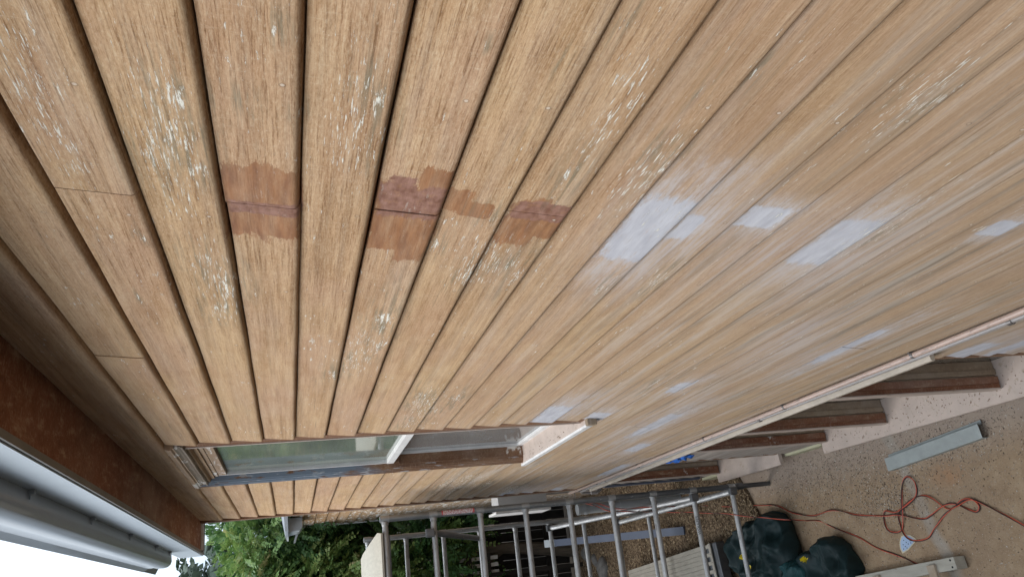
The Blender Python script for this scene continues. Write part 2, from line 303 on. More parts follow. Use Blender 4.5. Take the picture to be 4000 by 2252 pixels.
def plain(name, col, rough=.5, metal=0., var=.15, scale=9, spot=None, bstr=.15, spec=.4, coat=0, stretch=(1, 1, 1)):
    n = NB(name); v = n.noise(tuple(scale*k for k in stretch), detail=6, rough=.65)
    lo = tuple(c*(1-var) for c in col); hi = tuple(min(1, c*(1+var)) for c in col)
    c = n.ramp(v, (.3, lo), (.7, hi))
    if spot:
        c = n.mix(n.ss(n.noise(tuple(spot[1]*k for k in stretch), detail=5, rough=.7), spot[2], spot[2]+.05), c, spot[0])
    return n.done(c, rough, metal, bump=n.noise(scale*9, detail=4), bstr=bstr, bdist=.001, spec=spec, coat=coat)
M_sill = plain('pink_primer', (.50, .405, .345), .6, spot=((.42, .33, .26), 14, .60), var=.10)
M_cream = plain('cream_paint', (.48, .415, .34), .45, spot=((.36, .27, .2), 22, .66))
M_white = plain('old_white_paint', (.70, .68, .66), .5, spot=((.36, .26, .18), 34, .66))
M_fascia = plain('pale_blue_fascia', (.41, .46, .50), .35, var=.06, scale=3)
M_gutter = plain('slate_gutter', (.26, .29, .32), .42, var=.05, scale=4, coat=.15)
M_edge = plain('fascia_edge_dark', (.15, .14, .12), .6)
M_palegutter = plain('pale_grey_gutter', (.45, .48, .50), .35, var=.08)
M_pipe = plain('peach_painted_pipe', (.47, .345, .285), .28, spot=((.34, .25, .21), 60, .56), stretch=(.3, 1, 1), spec=.6, coat=.3)
M_pipe2 = plain('grey_painted_pipe', (.33, .30, .285), .28, spot=((.28, .26, .25), 50, .60), stretch=(.3, 1, 1), spec=.6, coat=.3)
M_clip = plain('pipe_clip_steel', (.22, .2, .19), .4, .6)
M_alu = plain('scuffed_aluminium', (.40, .40, .395), .5, .6, var=.25, scale=24, spot=((.68, .68, .68), 40, .60), stretch=(1, 1, .25))
M_aludark = plain('dull_dark_aluminium', (.14, .143, .148), .45, .7, var=.25, scale=18, spot=((.52, .53, .53), 26, .64), stretch=(1, 1, .4))
M_ply = plain('weathered_ply', (.42, .385, .31), .75, var=.12, scale=14, spot=((.36, .28, .2), 30, .68), stretch=(.4, 3, 1))
M_pvc = plain('grey_pvc', (.40, .41, .41), .4, var=.06)
M_box = plain('heater_white', (.48, .47, .46), .45, var=.05)
M_bag = plain('dark_green_plastic', (.009, .022, .023), .55, var=.3, scale=6, bstr=.10, spec=.2)
M_bagteal = plain('teal_plastic', (.013, .048, .052), .55, var=.3, scale=6, bstr=.10, spec=.2)
M_yellow = plain('yellow_tie', (.62, .48, .02), .4)
M_cord = plain('orange_cord', (.50, .085, .045), .45)
M_cordblk = plain('black_cord', (.035, .018, .018), .5)
M_rail = plain('slate_blue_board', (.085, .10, .14), .5, var=.1, scale=5)
M_zinc = plain('pale_galvanised', (.35, .375, .36), .5, .35, var=.14, scale=10, spot=((.52, .50, .45), 30, .66))
M_fence = plain('shade_black_fence', (.020, .015, .011), .8, var=.4, stretch=(1, 1, .2))  # near-black base colour stands for the deep shade beneath the trees
M_slat = plain('pale_grey_slats', (.42, .40, .37), .7)
M_rock = plain('grey_rock', (.13, .12, .11), .85, var=.4, scale=14, bstr=.8)
M_cloth = plain('blue_rag', (.03, .15, .55), .7)
M_disc = plain('blue_sanding_sheet', (.36, .46, .62), .7, var=.08)
M_discedge = plain('sand_coloured_grit', (.55, .47, .33), .8)
M_hole = plain('black_hole', (.015, .015, .02), .9)
M_bark = plain('brown_bark', (.09, .07, .05), .9, var=.4, stretch=(3, 3, .5), bstr=.8)
M_trestle = plain('dusty_painted_timber', (.36, .335, .28), .75, var=.18, scale=9, spot=((.20, .17, .13), 14, .62), stretch=(.4, 2, 2))
M_plat = plain('dusty_aluminium_deck', (.33, .30, .25), .6, .25, var=.12)
M_black = plain('black_void', (.008, .008, .008), .9)
M_roof = plain('grey_roof_metal', (.22, .23, .25), .5)
M_inside = plain('cream_yellow_panel', (.44, .42, .28), .6)
M_plinth = plain('dark_plinth', (.085, .055, .045), .8)
M_stk = None
def sticker():
    n = NB('scaffold_sticker'); X, Y, Z = n.xyz()
    l = n.ss(n.noise((60, 60, 240), detail=2), .5, .56)
    c = n.mix(l, (.72, .66, .66), (.50, .10, .10))
    return n.done(n.mix(n.ss(n.m('ABSOLUTE', n.m('ADD', Z, 1.32)), .125, .13), c, (.62, .10, .10)), .4)
M_stk = sticker()
def glass(name, col, rough=.03):
    n = NB(name)
    return n.done(n.ramp(n.noise((2, 1, 3), detail=3), (.3, tuple(c*.8 for c in col)), (.7, tuple(c*1.2 for c in col))), n.ss(n.noise((40, 1, 40), detail=4), .3, .8, rough, rough+.09), bump=n.noise(3.0), bstr=.02, bdist=.01, spec=.6)
M_glassg = glass('greenish_glass', (.19, .215, .18))
M_glass2 = glass('grey_glass', (.20, .20, .195), .06)
M_glass3 = glass('dusty_dark_glass', (.20, .175, .145), .16)

# ------------------------------------------------------------------ ground (setting)
def ground_mat():
    n = NB('dusty_concrete'); X, Y, Z = n.xyz()
    big = n.noise(1.3, detail=5); md = n.noise(9, detail=6, rough=.7); fn = n.noise(95, detail=4, rough=.75)
    c = n.ramp(md, (.28, (.225, .148, .088)), (.52, (.31, .216, .132)), (.75, (.385, .285, .185)))
    c = n.mix(n.ss(big, .42, .66, 0, .5), c, (.27, .19, .125))
    c = n.mix(n.ss(Y, .45, .12, 0, .55), c, (.32, .27, .24))
    # pale worn strip across the slab and an orange stain
    wob = n.m('MULTIPLY_ADD', n.noise(3.2, detail=4), .14, -.07)
    ln = n.m('ABSOLUTE', n.m('ADD', n.m('SUBTRACT', n.m('MULTIPLY_ADD', Y, .31, X), 5.10), wob))
    c = n.mix(n.m('MULTIPLY', n.ss(ln, .085, .03), n.ss(md, .3, .6, .35, .8)), c, (.33, .295, .25))
    s = n.vm('LENGTH', n.vm('MULTIPLY', n.vm('SUBTRACT', n.P, tuple(at(3700, 1850, z=G))), (4.2, 8, 0)))
    c = n.mix(n.m('MULTIPLY', n.ss(s, 1, .1), n.ss(md, .35, .6, .1, .6)), c, (.34, .17, .08))
    c = n.mix(n.ss(fn, .56, .70, 0, .6), c, (.44, .37, .29))
    c = n.mix(n.ss(fn, .42, .28, 0, .75), c, (.07, .05, .038))
    return n.done(c, .85, bump=n.m('MULTIPLY_ADD', fn, .6, md), bstr=.5, bdist=.004, spec=.25)
def mulch_mat():
    n = NB('bark_mulch_base'); v = n.vor(60, col=True); s_ = n.t.nodes.new('ShaderNodeSeparateXYZ'); n.L(v, s_.inputs[0])
    c = n.ramp(s_.outputs[0], (0, (.04, .025, .015)), (.5, (.11, .072, .042)), (1, (.22, .16, .10)))
    return n.done(c, .9, bump=n.vor(60), bstr=.8, bdist=.01, spec=.2)
def earth_mat():
    n = NB('dark_earth'); return n.done(n.ramp(n.noise(4, detail=6), (.3, (.03, .022, .015)), (.7, (.08, .06, .04))), .9, bump=n.noise(30), bstr=.6, bdist=.01)
M_ground, M_mulch, M_earth = ground_mat(), mulch_mat(), earth_mat()
b = MB(); b.add([(-400, -400, G-.05), (400, -400, G-.05), (400, 400, G-.05), (-400, 400, G-.05)], [(0, 1, 2, 3)])
setp(b.build('ground', M_earth), kind='structure')
b = MB(); n_ = 26; bord = []
for i in range(n_+1):
    y = -.3+3.5*i/n_; x = 7.02+.22*math.exp(-((y-.05)/.25)**2)+.05*math.sin(y*7)+.03*math.sin(y*19)-.18*max(0, y-.45)
    bord.append((x, y))
vs = [(-6, y, G) for x, y in bord]+[(x, y, G) for x, y in bord]
b.add(vs, [(i, i+n_+1, i+n_+2, i+1) for i in range(n_)])
setp(b.build('patio', M_ground), kind='structure')
nx, ny = 90, 50; vs = []; 
for i in range(nx+1):
    for j in range(ny+1):
        y = -.9+4.1*j/ny; x0 = np.interp(y, [q[1] for q in bord], [q[0] for q in bord])-.06; x = x0+(12.6-x0)*i/nx
        e = min(1, (x-x0)/.25)
        vs.append((x, y, G+(.012 if i else -.02)+e*(.02+.012*math.sin(x*9+y*3)*math.sin(y*8)+random.uniform(0, .012))))
b = MB(); b.add(vs, [(i*(ny+1)+j, (i+1)*(ny+1)+j, (i+1)*(ny+1)+j+1, i*(ny+1)+j+1) for i in range(nx) for j in range(ny)])
setp(b.build('mulch_bed', M_mulch, smooth=True), kind='structure')

def chips(name, n, fx, size, cols, label, flat=.25, rough=.8, parent=None, lift=0):
    """many small irregular chips; fx() gives a spot (x, y, z)"""
    V = []; Fc = []; T = []
    for i in range(n):
        x, y, z = fx(); s = size*random.choice((.5, .6, .8, 1, 1, 1.5)); k = random.uniform(.18, .7); a = random.uniform(0, 6.28)
        t = Vector((math.cos(a), math.sin(a), random.uniform(-flat, flat))).normalized(); u = Vector((-math.sin(a), math.cos(a), random.uniform(-flat, flat)))
        c = Vector((x, y, z+s*flat*.6+lift)); j = len(V)
        pts = [c-t*s*.5, c-u*s*k*.5*random.uniform(.5, 1), c+t*s*.5*random.uniform(.7, 1), c+u*s*k*.5*random.uniform(.5, 1)]
        hh = Vector((0, 0, s*.10+.001))
        V += [tuple(p) for p in pts]+[tuple(p-hh) for p in pts]
        Fc += [(j, j+1, j+2, j+3), (j+4, j+5, j+1, j), (j+5, j+6, j+2, j+1), (j+6, j+7, j+3, j+2), (j+7, j+4, j, j+3)]
        T += [random.random()]*8
    me = bpy.data.meshes.new(name); me.from_pydata(V, [], Fc); a_ = me.attributes.new('tint', 'FLOAT', 'POINT'); a_.data.foreach_set('value', T)
    nb = NB(name+'_material'); m = nb.done(nb.ramp(nb.attr(), *cols), rough, spec=.25)
    o = link(name, me, m, parent); 
    return setp(o, label, None, None, 'stuff') if parent is None else o
def inm():
    while True:
        y = random.uniform(-.25, 1.7); x = 6.95+(random.random()**1.3)*5.2
        if x > np.interp(y, [q[1] for q in bord], [q[0] for q in bord])-.03: return x, y, G+.03
o = chips('bark_chips', 26000, inm, .030, [(0, (.05, .03, .018)), (.35, (.15, .10, .058)), (.7, (.27, .195, .115)), (1, (.40, .31, .20))], 'brown bark chips spread over the ground below the scaffold', .5)
o['category'] = 'bark mulch'
def patio_xy():
    while True:
        r = random.random()
        if r < .40: x, y = random.uniform(3.2, 7.1), random.uniform(.02, 1.3)
        elif r < .72: x, y = random.gauss(5.75, .55), random.gauss(.30, .16)
        elif r < .85: x, y = random.gauss(5.25, .2), random.gauss(.55, .10)
        else: x, y = random.gauss(4.5, .4), random.gauss(.25, .10)
        if 2.5 < x < 7.1 and .0 < y < 1.7: return x, y, G
o = chips('paint_flakes', 15000, patio_xy, .0100, [(0, (.06, .04, .03)), (.26, (.13, .09, .065)), (.36, (.28, .22, .165)), (.80, (.42, .36, .29)), (1, (.62, .58, .52))], 'small flakes of scraped paint scattered over the concrete', .35)
o['category'] = 'paint flakes'

# ------------------------------------------------------------------ house
PI_ = .15
house = empty('weatherboard_house', (4, -2, G), 'stripped tan weatherboard house wall with brown eaves seen from a scaffold', 'house')
PROF = [(.004, .0010), (.0185, .0060), (.0225, .0090), (.0250, .0135), (.0256, .0180), (.0252, .0240), (.0240, .035), (.0224, .050), (.0207, .065), (.0191, .080), (.0174, .095), (.0158, .110), (.0142, .125), (.0128, .1375), (.0116, .1484), (.006, .1497), (-.012, .1496), (-.012, .0005)]
def wav(z0):
    p1, p2 = random.uniform(0, 6), random.uniform(0, 6)
    def f(q):
        x, y, z = q
        d = .0011*math.sin(x*2.3+p1)+.0006*math.sin(x*9+p2)
        return (x, y+(d*.5 if y > 0 else 0), z+d)
    return f
def boards(mb, x0, x1, i0, i1, joints=None, y0=0., slack=.0, top=None):
    for i in range(i0, i1):
        z = i*PI_
        cuts = [x0]+[j for j in (joints or {}).get(i, []) if x0 < j < x1]+[x1+random.uniform(-slack, slack)]
        for a, c in zip(cuts[:-1], cuts[1:]):
            dy = random.uniform(-.0008, .0014); dz = random.uniform(-.0012, .0012)
            pr = [(p[0]+dy+y0, (p[1] if not top or p[1] < .1 else p[1]+top)+z+dz) for p in PROF]
            g = .0012 if i in (2, 3) else .0005
            lo, hi = a+(g if a != x0 else 0), c-(g if c != cuts[-1] else 0); ts = [lo]
            while ts[-1] < hi-.004: ts.append(min(hi, ts[-1]+(.012 if 1.25 < ts[-1] < 1.95 else .03 if ts[-1] < 3 else .05)))
            mb.prof(pr, 'X', lo, hi, a=random.random(), jit=wav(z), ts=ts)
JT = {3: [2.56], 2: [1.475], 0: [1.525], -1: [4.6], -2: [1.55], -3: [5.9], -4: [1.545], -10: [3.9], -13: [4.3], -14: [4.4], -16: [2.8], -12: [3.36], -9: [3.95]}
WX0, WX1 = 4.05, 5.43
b = MB()
boards(b, -.8, 7.59, 4, 5, JT, top=.0395)
boards(b, -.8, WX0, -11, 4, JT, slack=.006); boards(b, WX1, 7.59, -11, 4, JT, slack=.004); boards(b, -.8, 7.59, -18, -11, JT, slack=.006)
boards(b, -.8, 3.03, -29, -18, {}, slack=.006)
fields(b.build('upper_cladding', M_board, house, smooth=True))
for xa, xb in ((5.67, 6.18), (7.34, 7.59)):
    b = MB(); boards(b, xa, xb, -29, -19, {}, slack=.01); b.build('lower_cladding', M_grey, house, smooth=True)
b = MB(); b.box(-.8, 4.0, -.25, -.02, -2.87, .8); b.box(-.8, 3.03, -.25, -.02, G, -2.871); b.box(5.50, 7.59, -.25, -.02, -2.9, .8); b.box(4.0, 5.50, -.25, -.02, -2.9, -1.62); b.box(4.0, 5.50, -.25, -.02, .62, .8); b.box(3.1, 7.59, -.40, -.251, G, .8)
b.box(-.8, 7.59, -6, -.41, G, 1.0)
b.build('wall_core', M_black, house)
b = MB(); b.box(7.59, 7.66, -.30, .030, -2.72, .79); b.build('corner_board', M_brown, house, bevel=.003)
b = MB(); b.box(7.6605, 7.666, -.30, .034, -2.72, .79); b.build('corner_edge', M_cream, house)
b = MB(); b.box(7.59, 7.65, -.30, .020, G, -2.90); b.build('lower_corner_board', M_plinth, house)
# eaves
b = MB(); b.prof([(-.10, .790), (.252, .790), (.252, .806), (-.10, .806)], 'X', -.8, 7.70, 20, a=.3); b.build('soffit', M_dark, house)
b = MB(); b.prof([(.001, .7865), (.0050, .7870), (.0055, .7898), (.001, .7898)], 'X', -.8, 7.59, 60, a=.8, jit=wav(0)); b.build('paint_line', M_cream, house)
b = MB(); b.box(-.8, 7.955, .2525, .278, .783, .97); b.build('fascia_backing', M_edge, house)
b = MB(); b.box(-.8, 7.96, .2785, .284, .795, .985); b.build('fascia', M_fascia, house)
b = MB(); b.box(7.702, 7.730, -.12, .250, .770, .95); b.build('barge_end', M_white, house, bevel=.002)
b = MB(); b.box(7.7305, 7.755, -.14, .262, .762, .97); b.build('barge_board', M_edge, house, bevel=.002)
GUT = [(.2845, .958), (.352, .953), (.376, .962), (.392, .982), (.398, 1.01), (.396, 1.06), (.388, 1.085), (.390, 1.125), (.402, 1.145), (.412, 1.160), (.404, 1.172), (.392, 1.165), (.386, 1.15), (.378, 1.09), (.386, 1.02), (.378, .985), (.352, .966), (.290, .970), (.290, 1.12), (.2845, 1.12)]
gut = None
b = MB(); b.prof(GUT, 'X', -.8, 7.18, 1); gut = b.build('gutter', M_gutter, house, smooth=True)
for x in (3.32, 4.32, 5.32, 6.32, 7.0):
    b = MB(); b.box(x, x+.018, .2846, .300, .935, .957); b.box(x+.002, x+.016, .2850, .32, .947, .9525); b.build('gutter_clip', M_gutter, gut, bevel=.001)
b = MB(); b.add([(-.8, .40, 1.19), (8.0, .40, 1.19), (8.0, -6.2, 3.4), (-.8, -6.2, 3.4), (-.8, .30, 1.14), (8.0, .30, 1.14), (8.0, -6.2, 3.3), (-.8, -6.2, 3.3)], [(0, 1, 2, 3), (7, 6, 5, 4), (0, 4, 5, 1), (1, 5, 6, 2), (2, 6, 7, 3), (3, 7, 4, 0)]); b.build('roof', M_roof, house)
# upper window
win = empty('window', (4.78, 2, 2), None, None); win.parent = house; del_ = None
win.location = Vector((4.78, 0, -1.6))-house.location
def wp(name, mb, mat, **k): return mb.build(name, mat, win, **k)
b = MB(); b.box(WX0+.002, 4.15, -.10, .014, -1.56, .60, a=.4); wp('near_casing', b, M_brown, bevel=.003)
b = MB(); b.box(4.1425, 4.156, -.02, .0185, -1.56, .585, a=.4); wp('near_bead', b, M_sill)
b = MB(); b.prof([(5.43, -.10), (5.43, .030), (5.395, .036), (5.39, .030), (5.38, .030), (5.376, .022), (5.368, .020), (5.364, .010), (5.36, .008), (5.36, -.10)], 'Z', -1.56, .60, 14, a=.3); wp('far_casing', b, M_casing, smooth=False)
b = MB(); b.prof([(-.10, .605), (.034, .605), (.038, .590), (.038, .578), (.030, .572), (.030, .566), (-.10, .566)], 'X', 4.06, 5.435, 30, a=.6, jit=wav(0)); wp('head_casing', b, M_head)
b = MB(); b.prof([(-.10, .5655), (.029, .5655), (.024, .556), (.022, .538), (.028, .532), (.028, .526), (.020, .522), (-.10, .522)], 'X', 4.065, 5.43, 20, a=.2, jit=wav(0)); wp('head_moulding', b, M_grime)
b = MB(); b.prof([(-.10, .5215), (.012, .5215), (.010, .512), (-.008, .505), (-.010, .486), (-.10, .486)], 'X', 4.141, 5.365, 12, a=.7); wp('head_liner', b, M_liner)
b = MB(); b.box(4.141, 5.359, -.10, -.018, .462, .4855, a=.2); wp('head_stop', b, M_head, bevel=.002)
b = MB(); b.box(5.334, 5.3595, -.066, -.022, -.625, .4615); b.box(4.141, 4.165, -.066, -.022, -.625, .4135); b.box(4.1655, 5.3335, -.068, -.016, -.632, -.588); wp('upper_sash', b, M_white, bevel=.002)
b = MB(); b.box(4.141, 5.3335, -.066, -.022, .414, .4615, a=.3); wp('sash_head', b, M_head, bevel=.002)
b = MB(); b.box(5.33, 5.3595, -.112, -.074, -1.55, -.60); b.box(4.141, 5.3295, -.112, -.074, -1.55, -1.495); b.box(4.141, 4.17, -.112, -.074, -1.4945, -.60); b.box(4.1705, 5.3295, -.112, -.074, -.655, -.61); wp('lower_sash', b, M_white, bevel=.002)
b = MB(); b.box(5.344, 5.3595, -.0735, -.010, -1.55, -.672, a=.5); b.box(5.335, 5.359, -.070, -.020, -.672, -.634, a=.2); wp('parting_stop', b, M_brown, bevel=.002)
b = MB(); b.box(4.1655, 5.3335, -.048, -.044, -.588, .414); wp('upper_pane', b, M_glassg)
b = MB(); b.box(4.1705, 5.3295, -.096, -.092, -1.495, -.655); wp('lower_pane', b, M_glass2)
b = MB(); b.prof([(-.11, -1.528), (.030, -1.538), (.048, -1.541), (.050, -1.572), (.038, -1.576), (-.11, -1.576)], 'X', 4.062, 5.445, 8); wp('window_sill', b, M_sill)
b = MB(); b.prof([(.040, -1.5370), (.0525, -1.5400), (.0535, -1.5700), (.0505, -1.5700), (.0505, -1.5415), (.040, -1.5395)], 'X', 4.062, 5.445, 8); wp('sill_lip', b, M_white)
b = MB(); b.prof([(-.02, -1.5765), (.022, -1.5765), (.024, -1.600), (.010, -1.6505), (-.02, -1.6505)], 'X', 4.062, 5.43, 6, a=.3); fields(wp('sill_apron', b, M_board))
b = MB(); b.box(4.022, 4.0615, .004, .052, -1.585, -1.530, a=.4); wp('sill_horn', b, M_mgrey, bevel=.003)
# pipes under the upper wall, ledge, lower windows
def pipe_part(name, path, r, mat): b = MB(); b.tube(path, r, 14); return b.build(name, mat, house, smooth=True)
b = MB(); b.prof([(-.02, -2.70), (.018, -2.701), (.018, -2.84), (-.02, -2.84)], 'X', -.8, 7.59, 30, a=.5); b.build('bearer_board', M_grime, house)
p1 = pipe_part('copper_pipe', [(-.8, .034, -2.726), (3, .036, -2.724), (5.5, .034, -2.722), (7.7, .034, -2.712), (7.85, .036, -2.71)], .0135, M_pipe)
p2 = pipe_part('waste_pipe', [(-.8, .034, -2.815), (2.2, .034, -2.80), (4, .034, -2.776), (6, .036, -2.770), (7.45, .040, -2.77), (7.70, .045, -2.78), (7.76, .05, -2.81), (7.78, .055, -2.90)], .0125, M_pipe2)
for x in (2.90, 3.95, 4.93, 6.1, 7.1):
    b = MB(); b.tube([(x, .034, -2.724), (x+.014, .034, -2.724)], .0168, 14); b.box(x+.002, x+.012, .0185, .028, -2.722, -2.700); b.build('pipe_clip', M_clip, p1, smooth=True)
for x, z in ((2.42, -2.797), (4.30, -2.775), (6.95, -2.77)):
    b = MB(); b.tube([(x, .035, z), (x+.020, .035, z)], .0168, 14); b.box(x+.002, x+.018, .0185, .028, z, z+.02); b.build('pipe_clip', M_clip, p2, smooth=True)
b = MB(); b.prof([(-.05, -2.846), (.048, -2.856), (.054, -2.861), (.054, -2.880), (-.05, -2.884)], 'X', 2.95, 7.66, 20, jit=wav(0)); b.build('belt_ledge', M_cream, house)
b = MB(); b.box(3.032, 3.060, -.15, .022, -4.17, -2.886, a=.5); b.build('window_jamb', M_brown, house, bevel=.002)
def low_window(x0, x1, ztop, zs, mull, glassmat, sx0, sx1):
    e = empty('window', (0, 0, 0), None, None); e.parent = house; e.location = Vector(((x0+x1)/2, 0, zs))-house.location
    b = MB(); b.box(x0, x1, -.150, -.146, zs+.004, ztop); b.build('pane', glassmat, e)
    for x in mull:
        b = MB(); b.box(x-.020, x+.03, -.145, -.090, zs+.0025, ztop, a=.1); b.box(x-.027, x+.03, -.0895, -.056, zs+.0025, ztop, a=.4); b.box(x-.015, x+.03, -.0555, -.046, zs+.0025, ztop, a=.9)
        b.build('mullion_back', M_mgreyz, e, bevel=.002)
        b = MB(); b.box(x-.030, x+.034, -.0455, -.002, zs+.0025, ztop, a=.2); b.box(x-.026, x+.034, -.0015, .026, zs+.0025, ztop, a=.7); b.build('mullion_front', M_red, e, bevel=.003)
        b = MB(); b.box(x-.033, x+.036, .0265, .033, zs+.0025, ztop); b.build('mullion_edge', M_sill, e)
    b = MB(); b.prof([(-.145, zs), (.105, zs-.012), (.112, zs-.018), (.112, zs-.040), (-.145, zs-.045)], 'X', sx0, sx1, 8); s_ = b.build('window_sill', M_sill, e)
    return e, s_
e1, s1 = low_window(3.06, 5.66, -2.886, -4.165, (3.845, 4.875, 5.60), M_glass3, 2.9, 5.66)
e2, s2 = low_window(6.22, 7.30, -2.886, -4.10, (7.27,), M_glass2, 6.20, 7.32)
b = MB(); b.box(6.19, 6.24, -.145, .02, -4.098, -2.886, a=.3); b.build('near_jamb', M_brown, e2, bevel=.002)
b = MB(); b.box(6.24, 7.22, -.145, -.105, -3.60, -3.565); b.box(7.19, 7.238, -.145, -.10, -4.098, -2.89); b.build('sash', M_white, e2, bevel=.002)
b = MB(); b.box(7.47, 7.53, .027, .045, -4.0, -2.95); b.build('blue_corner_casing', M_rail, house, bevel=.003)
b = MB(); b.box(5.665, 6.195, -.02, .045, -4.27, -4.17); b.build('base_board', M_inside, house, bevel=.002)
b = MB(); b.box(7.33, 7.66, -.02, .045, -4.27, -4.12); b.build('base_board', M_inside, house, bevel=.002)
b = MB(); b.box(-.8, 7.59, -.2, -.03, G, -4.21); b.build('plinth', M_plinth, house)
def sill_xy(): 
    return random.uniform(3.1, 5.6), random.choice((random.gauss(.02, .05), random.uniform(-.12, .1))), -4.165-.006
def clampy(f, lo, hi):
    def g():
        while True:
            x, y, z = f()
            if lo < y < hi: return x, y, z-(y+.14)*.048+.007
    return g
o = chips('sill_debris', 480, clampy(sill_xy, -.12, .09), .013, [(0, (.20, .13, .09)), (.6, (.36, .26, .20)), (.8, (.5, .43, .36)), (1, (.66, .60, .55))], '', .12, parent=s1); o['kind'] = 'stuff'
o = chips('sill_debris', 70, lambda: (random.uniform(4.2, 5.4), random.uniform(-.05, .03), -1.535), .009, [(0, (.16, .10, .07)), (1, (.36, .26, .18))], '', .15, parent=win); o['kind'] = 'stuff'
# rear wing of the same house beyond the corner
WY = -.30
b = MB(); boards(b, 8.6, 12.55, -29, 0, {}, y0=WY); b.build('wing_cladding', M_wing, house, smooth=True)
b = MB(); b.box(8.4, 12.55, -6, WY-.02, G, .0); b.build('wing_core', M_black, house)
b = MB(); b.box(12.552, 12.62, WY-.3, WY+.035, G, .01); b.build('wing_corner_board', M_white, house, bevel=.003)
b = MB(); b.prof([(WY+.03, -.115), (WY+.15, -.115), (WY+.19, -.08), (WY+.20, .02), (WY+.21, .05), (WY+.19, .055), (WY+.03, .055)], 'X', 11.0, 11.6, 1); b.prof([(WY+.225, -.06), (WY+.30, -.03), (WY+.31, -.005), (WY+.225, -.03)], 'X', 11.25, 11.6)
b.prof([(WY+.0, .06), (WY+.27, .06), (WY+.27, .085), (WY+.0, .085)], 'X', 10.9, 11.6); b.build('wing_gutter', M_palegutter, house, smooth=True)
b = MB(); b.add([(8.5, WY+.2, .1), (12.7, WY+.2, .1), (12.7, -6, 1.2), (8.5, -6, 1.2), (8.5, WY+.2, .06), (12.7, WY+.2, .06), (12.7, -6, 1.1), (8.5, -6, 1.1)], [(0, 1, 2, 3), (7, 6, 5, 4), (0, 4, 5, 1), (1, 5, 6, 2), (2, 6, 7, 3), (3, 7, 4, 0)])
b.build('wing_roof', M_roof, house)
b = MB(); b.tube([(7.74, .062, -2.90), (7.74, .062, -2.96), (7.80, .02, -3.04)], .016, 10); b.build('pipe_elbow', M_pipe2, house, smooth=True)

# ------------------------------------------------------------------ services beyond the corner
h = empty('water_heater', (9.3, -.05, -2.8), 'white wall-hung water heater box behind the scaffold beyond the house corner', 'water heater')
b = MB(); b.box(9.0, 9.32, -.27, .055, -2.83, -2.24); b.build('casing', M_box, h, bevel=.02, smooth=True)
b = MB(); b.box(8.985, 9.34, .056, .085, -2.86, -2.20); b.build('front_cover', M_white, h, bevel=.01)
b = MB(); b.box(8.984, 8.998, .02, .05, -2.72, -2.68); b.build('vent', M_black, h)
for y, z0 in ((-.18, -3.3), (-.10, -3.5), (-.02, -3.2)):
    b = MB(); b.tube([(9.1, y, -2.835), (9.1, y, z0), (9.3, -.25, z0-.1)], .011, 8); b.build('connector_pipe', M_pipe2, h, smooth=True)
h2 = empty('drain_stack', (8.55, .09, G), 'fat grey plastic drain pipe standing beside the house corner', 'drain pipe')
sa, sb = at(2262, 1988, x=8.56), at(2660, 1946, x=8.56); sdir = (sb-sa)/(sb.z-sa.z)
b = MB(); b.tube([sa, sb, sa+sdir*(G-sa.z)], .055, 18); b.build('pipe', M_pvc, h2, smooth=True)
for z in (-3.02, -3.10, -3.42, -3.52, -4.02, -4.1):
    b = MB(); b.tube([sa+sdir*(z-sa.z), sa+sdir*(z-.03-sa.z)], .0605, 18); b.build('coupling', M_pvc, h2, smooth=True)

# ------------------------------------------------------------------ scaffold
scf = empty('scaffold_tower', (7.7, .8, G), 'scuffed aluminium scaffold tower with two ladder frames beside the house corner', 'scaffold')
SY = .213; Y2 = 1.45
def frame(x, y0, xslope, ztop, zr, n, mat_post, dark_leg):
    def X(z): return x
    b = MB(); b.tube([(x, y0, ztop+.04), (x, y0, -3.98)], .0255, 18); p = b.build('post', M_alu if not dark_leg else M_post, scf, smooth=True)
    b = MB(); b.tube([(x, y0, -3.98), (x, y0, G)], .0215, 16); b.build('leg_tube', M_aludark, scf, smooth=True)
    b = MB(); b.tube([(x, y0, -4.03), (x, y0, -3.97)], .031, 16); b.build('leg_collar', M_aludark, scf, smooth=True)
    b = MB(); b.tube([(x, Y2, ztop+.04), (x, Y2, G)], .0255, 18); b.build('post', M_alu, scf, smooth=True)
    for k in range(n):
        z = zr-.4*k
        b = MB(); b.tube([(x, y0+.024, z), (x, y0+.05, z), (x, y0+.055, z), (x, Y2-.02, z)], [.0275, .0275, .0235, .0235], 16)
        b.tube([(x, y0+.075, z), (x, y0+.082, z)], .0248, 16); b.tube([(x, y0+.093, z), (x, y0+.100, z)], .0248, 16)
        r = b.build('rung', M_alur, scf, smooth=True)
        b = MB(); b.tube([(x, y0, z+.034), (x, y0, z-.034)], .0290, 18); b.build('collar', M_alu, r, smooth=True)
        if k == 7 and dark_leg: lab = r
    return lab if dark_leg else None
def alu_post():
    n = NB('aluminium_post'); X, Y, Z = n.xyz()
    v = n.noise((20, 20, 5), detail=6, rough=.7)
    c = n.ramp(v, (.3, (.20, .205, .205)), (.7, (.33, .34, .34)))
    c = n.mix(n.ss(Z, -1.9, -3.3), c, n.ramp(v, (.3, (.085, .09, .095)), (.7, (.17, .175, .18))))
    c = n.mix(n.ss(n.noise((30, 30, 12), detail=5, rough=.75), .60, .65, 0, .8), c, (.45, .47, .47))
    return n.done(c, .42, .55, bump=v, bstr=.2, bdist=.001)
def alu_rung():
    n = NB('ribbed_aluminium_rung'); v = n.noise((30, 4, 30), detail=6, rough=.7)
    c = n.ramp(v, (.3, (.27, .265, .26)), (.7, (.52, .515, .50)))
    c = n.mix(n.ss(n.noise((50, 14, 50), detail=4), .58, .66, 0, .55), c, (.13, .125, .12))
    return n.done(c, .48, .5, bump=n.noise((240, 3, 240)), bstr=.5, bdist=.002)
M_post = alu_post(); M_alur = alu_rung()
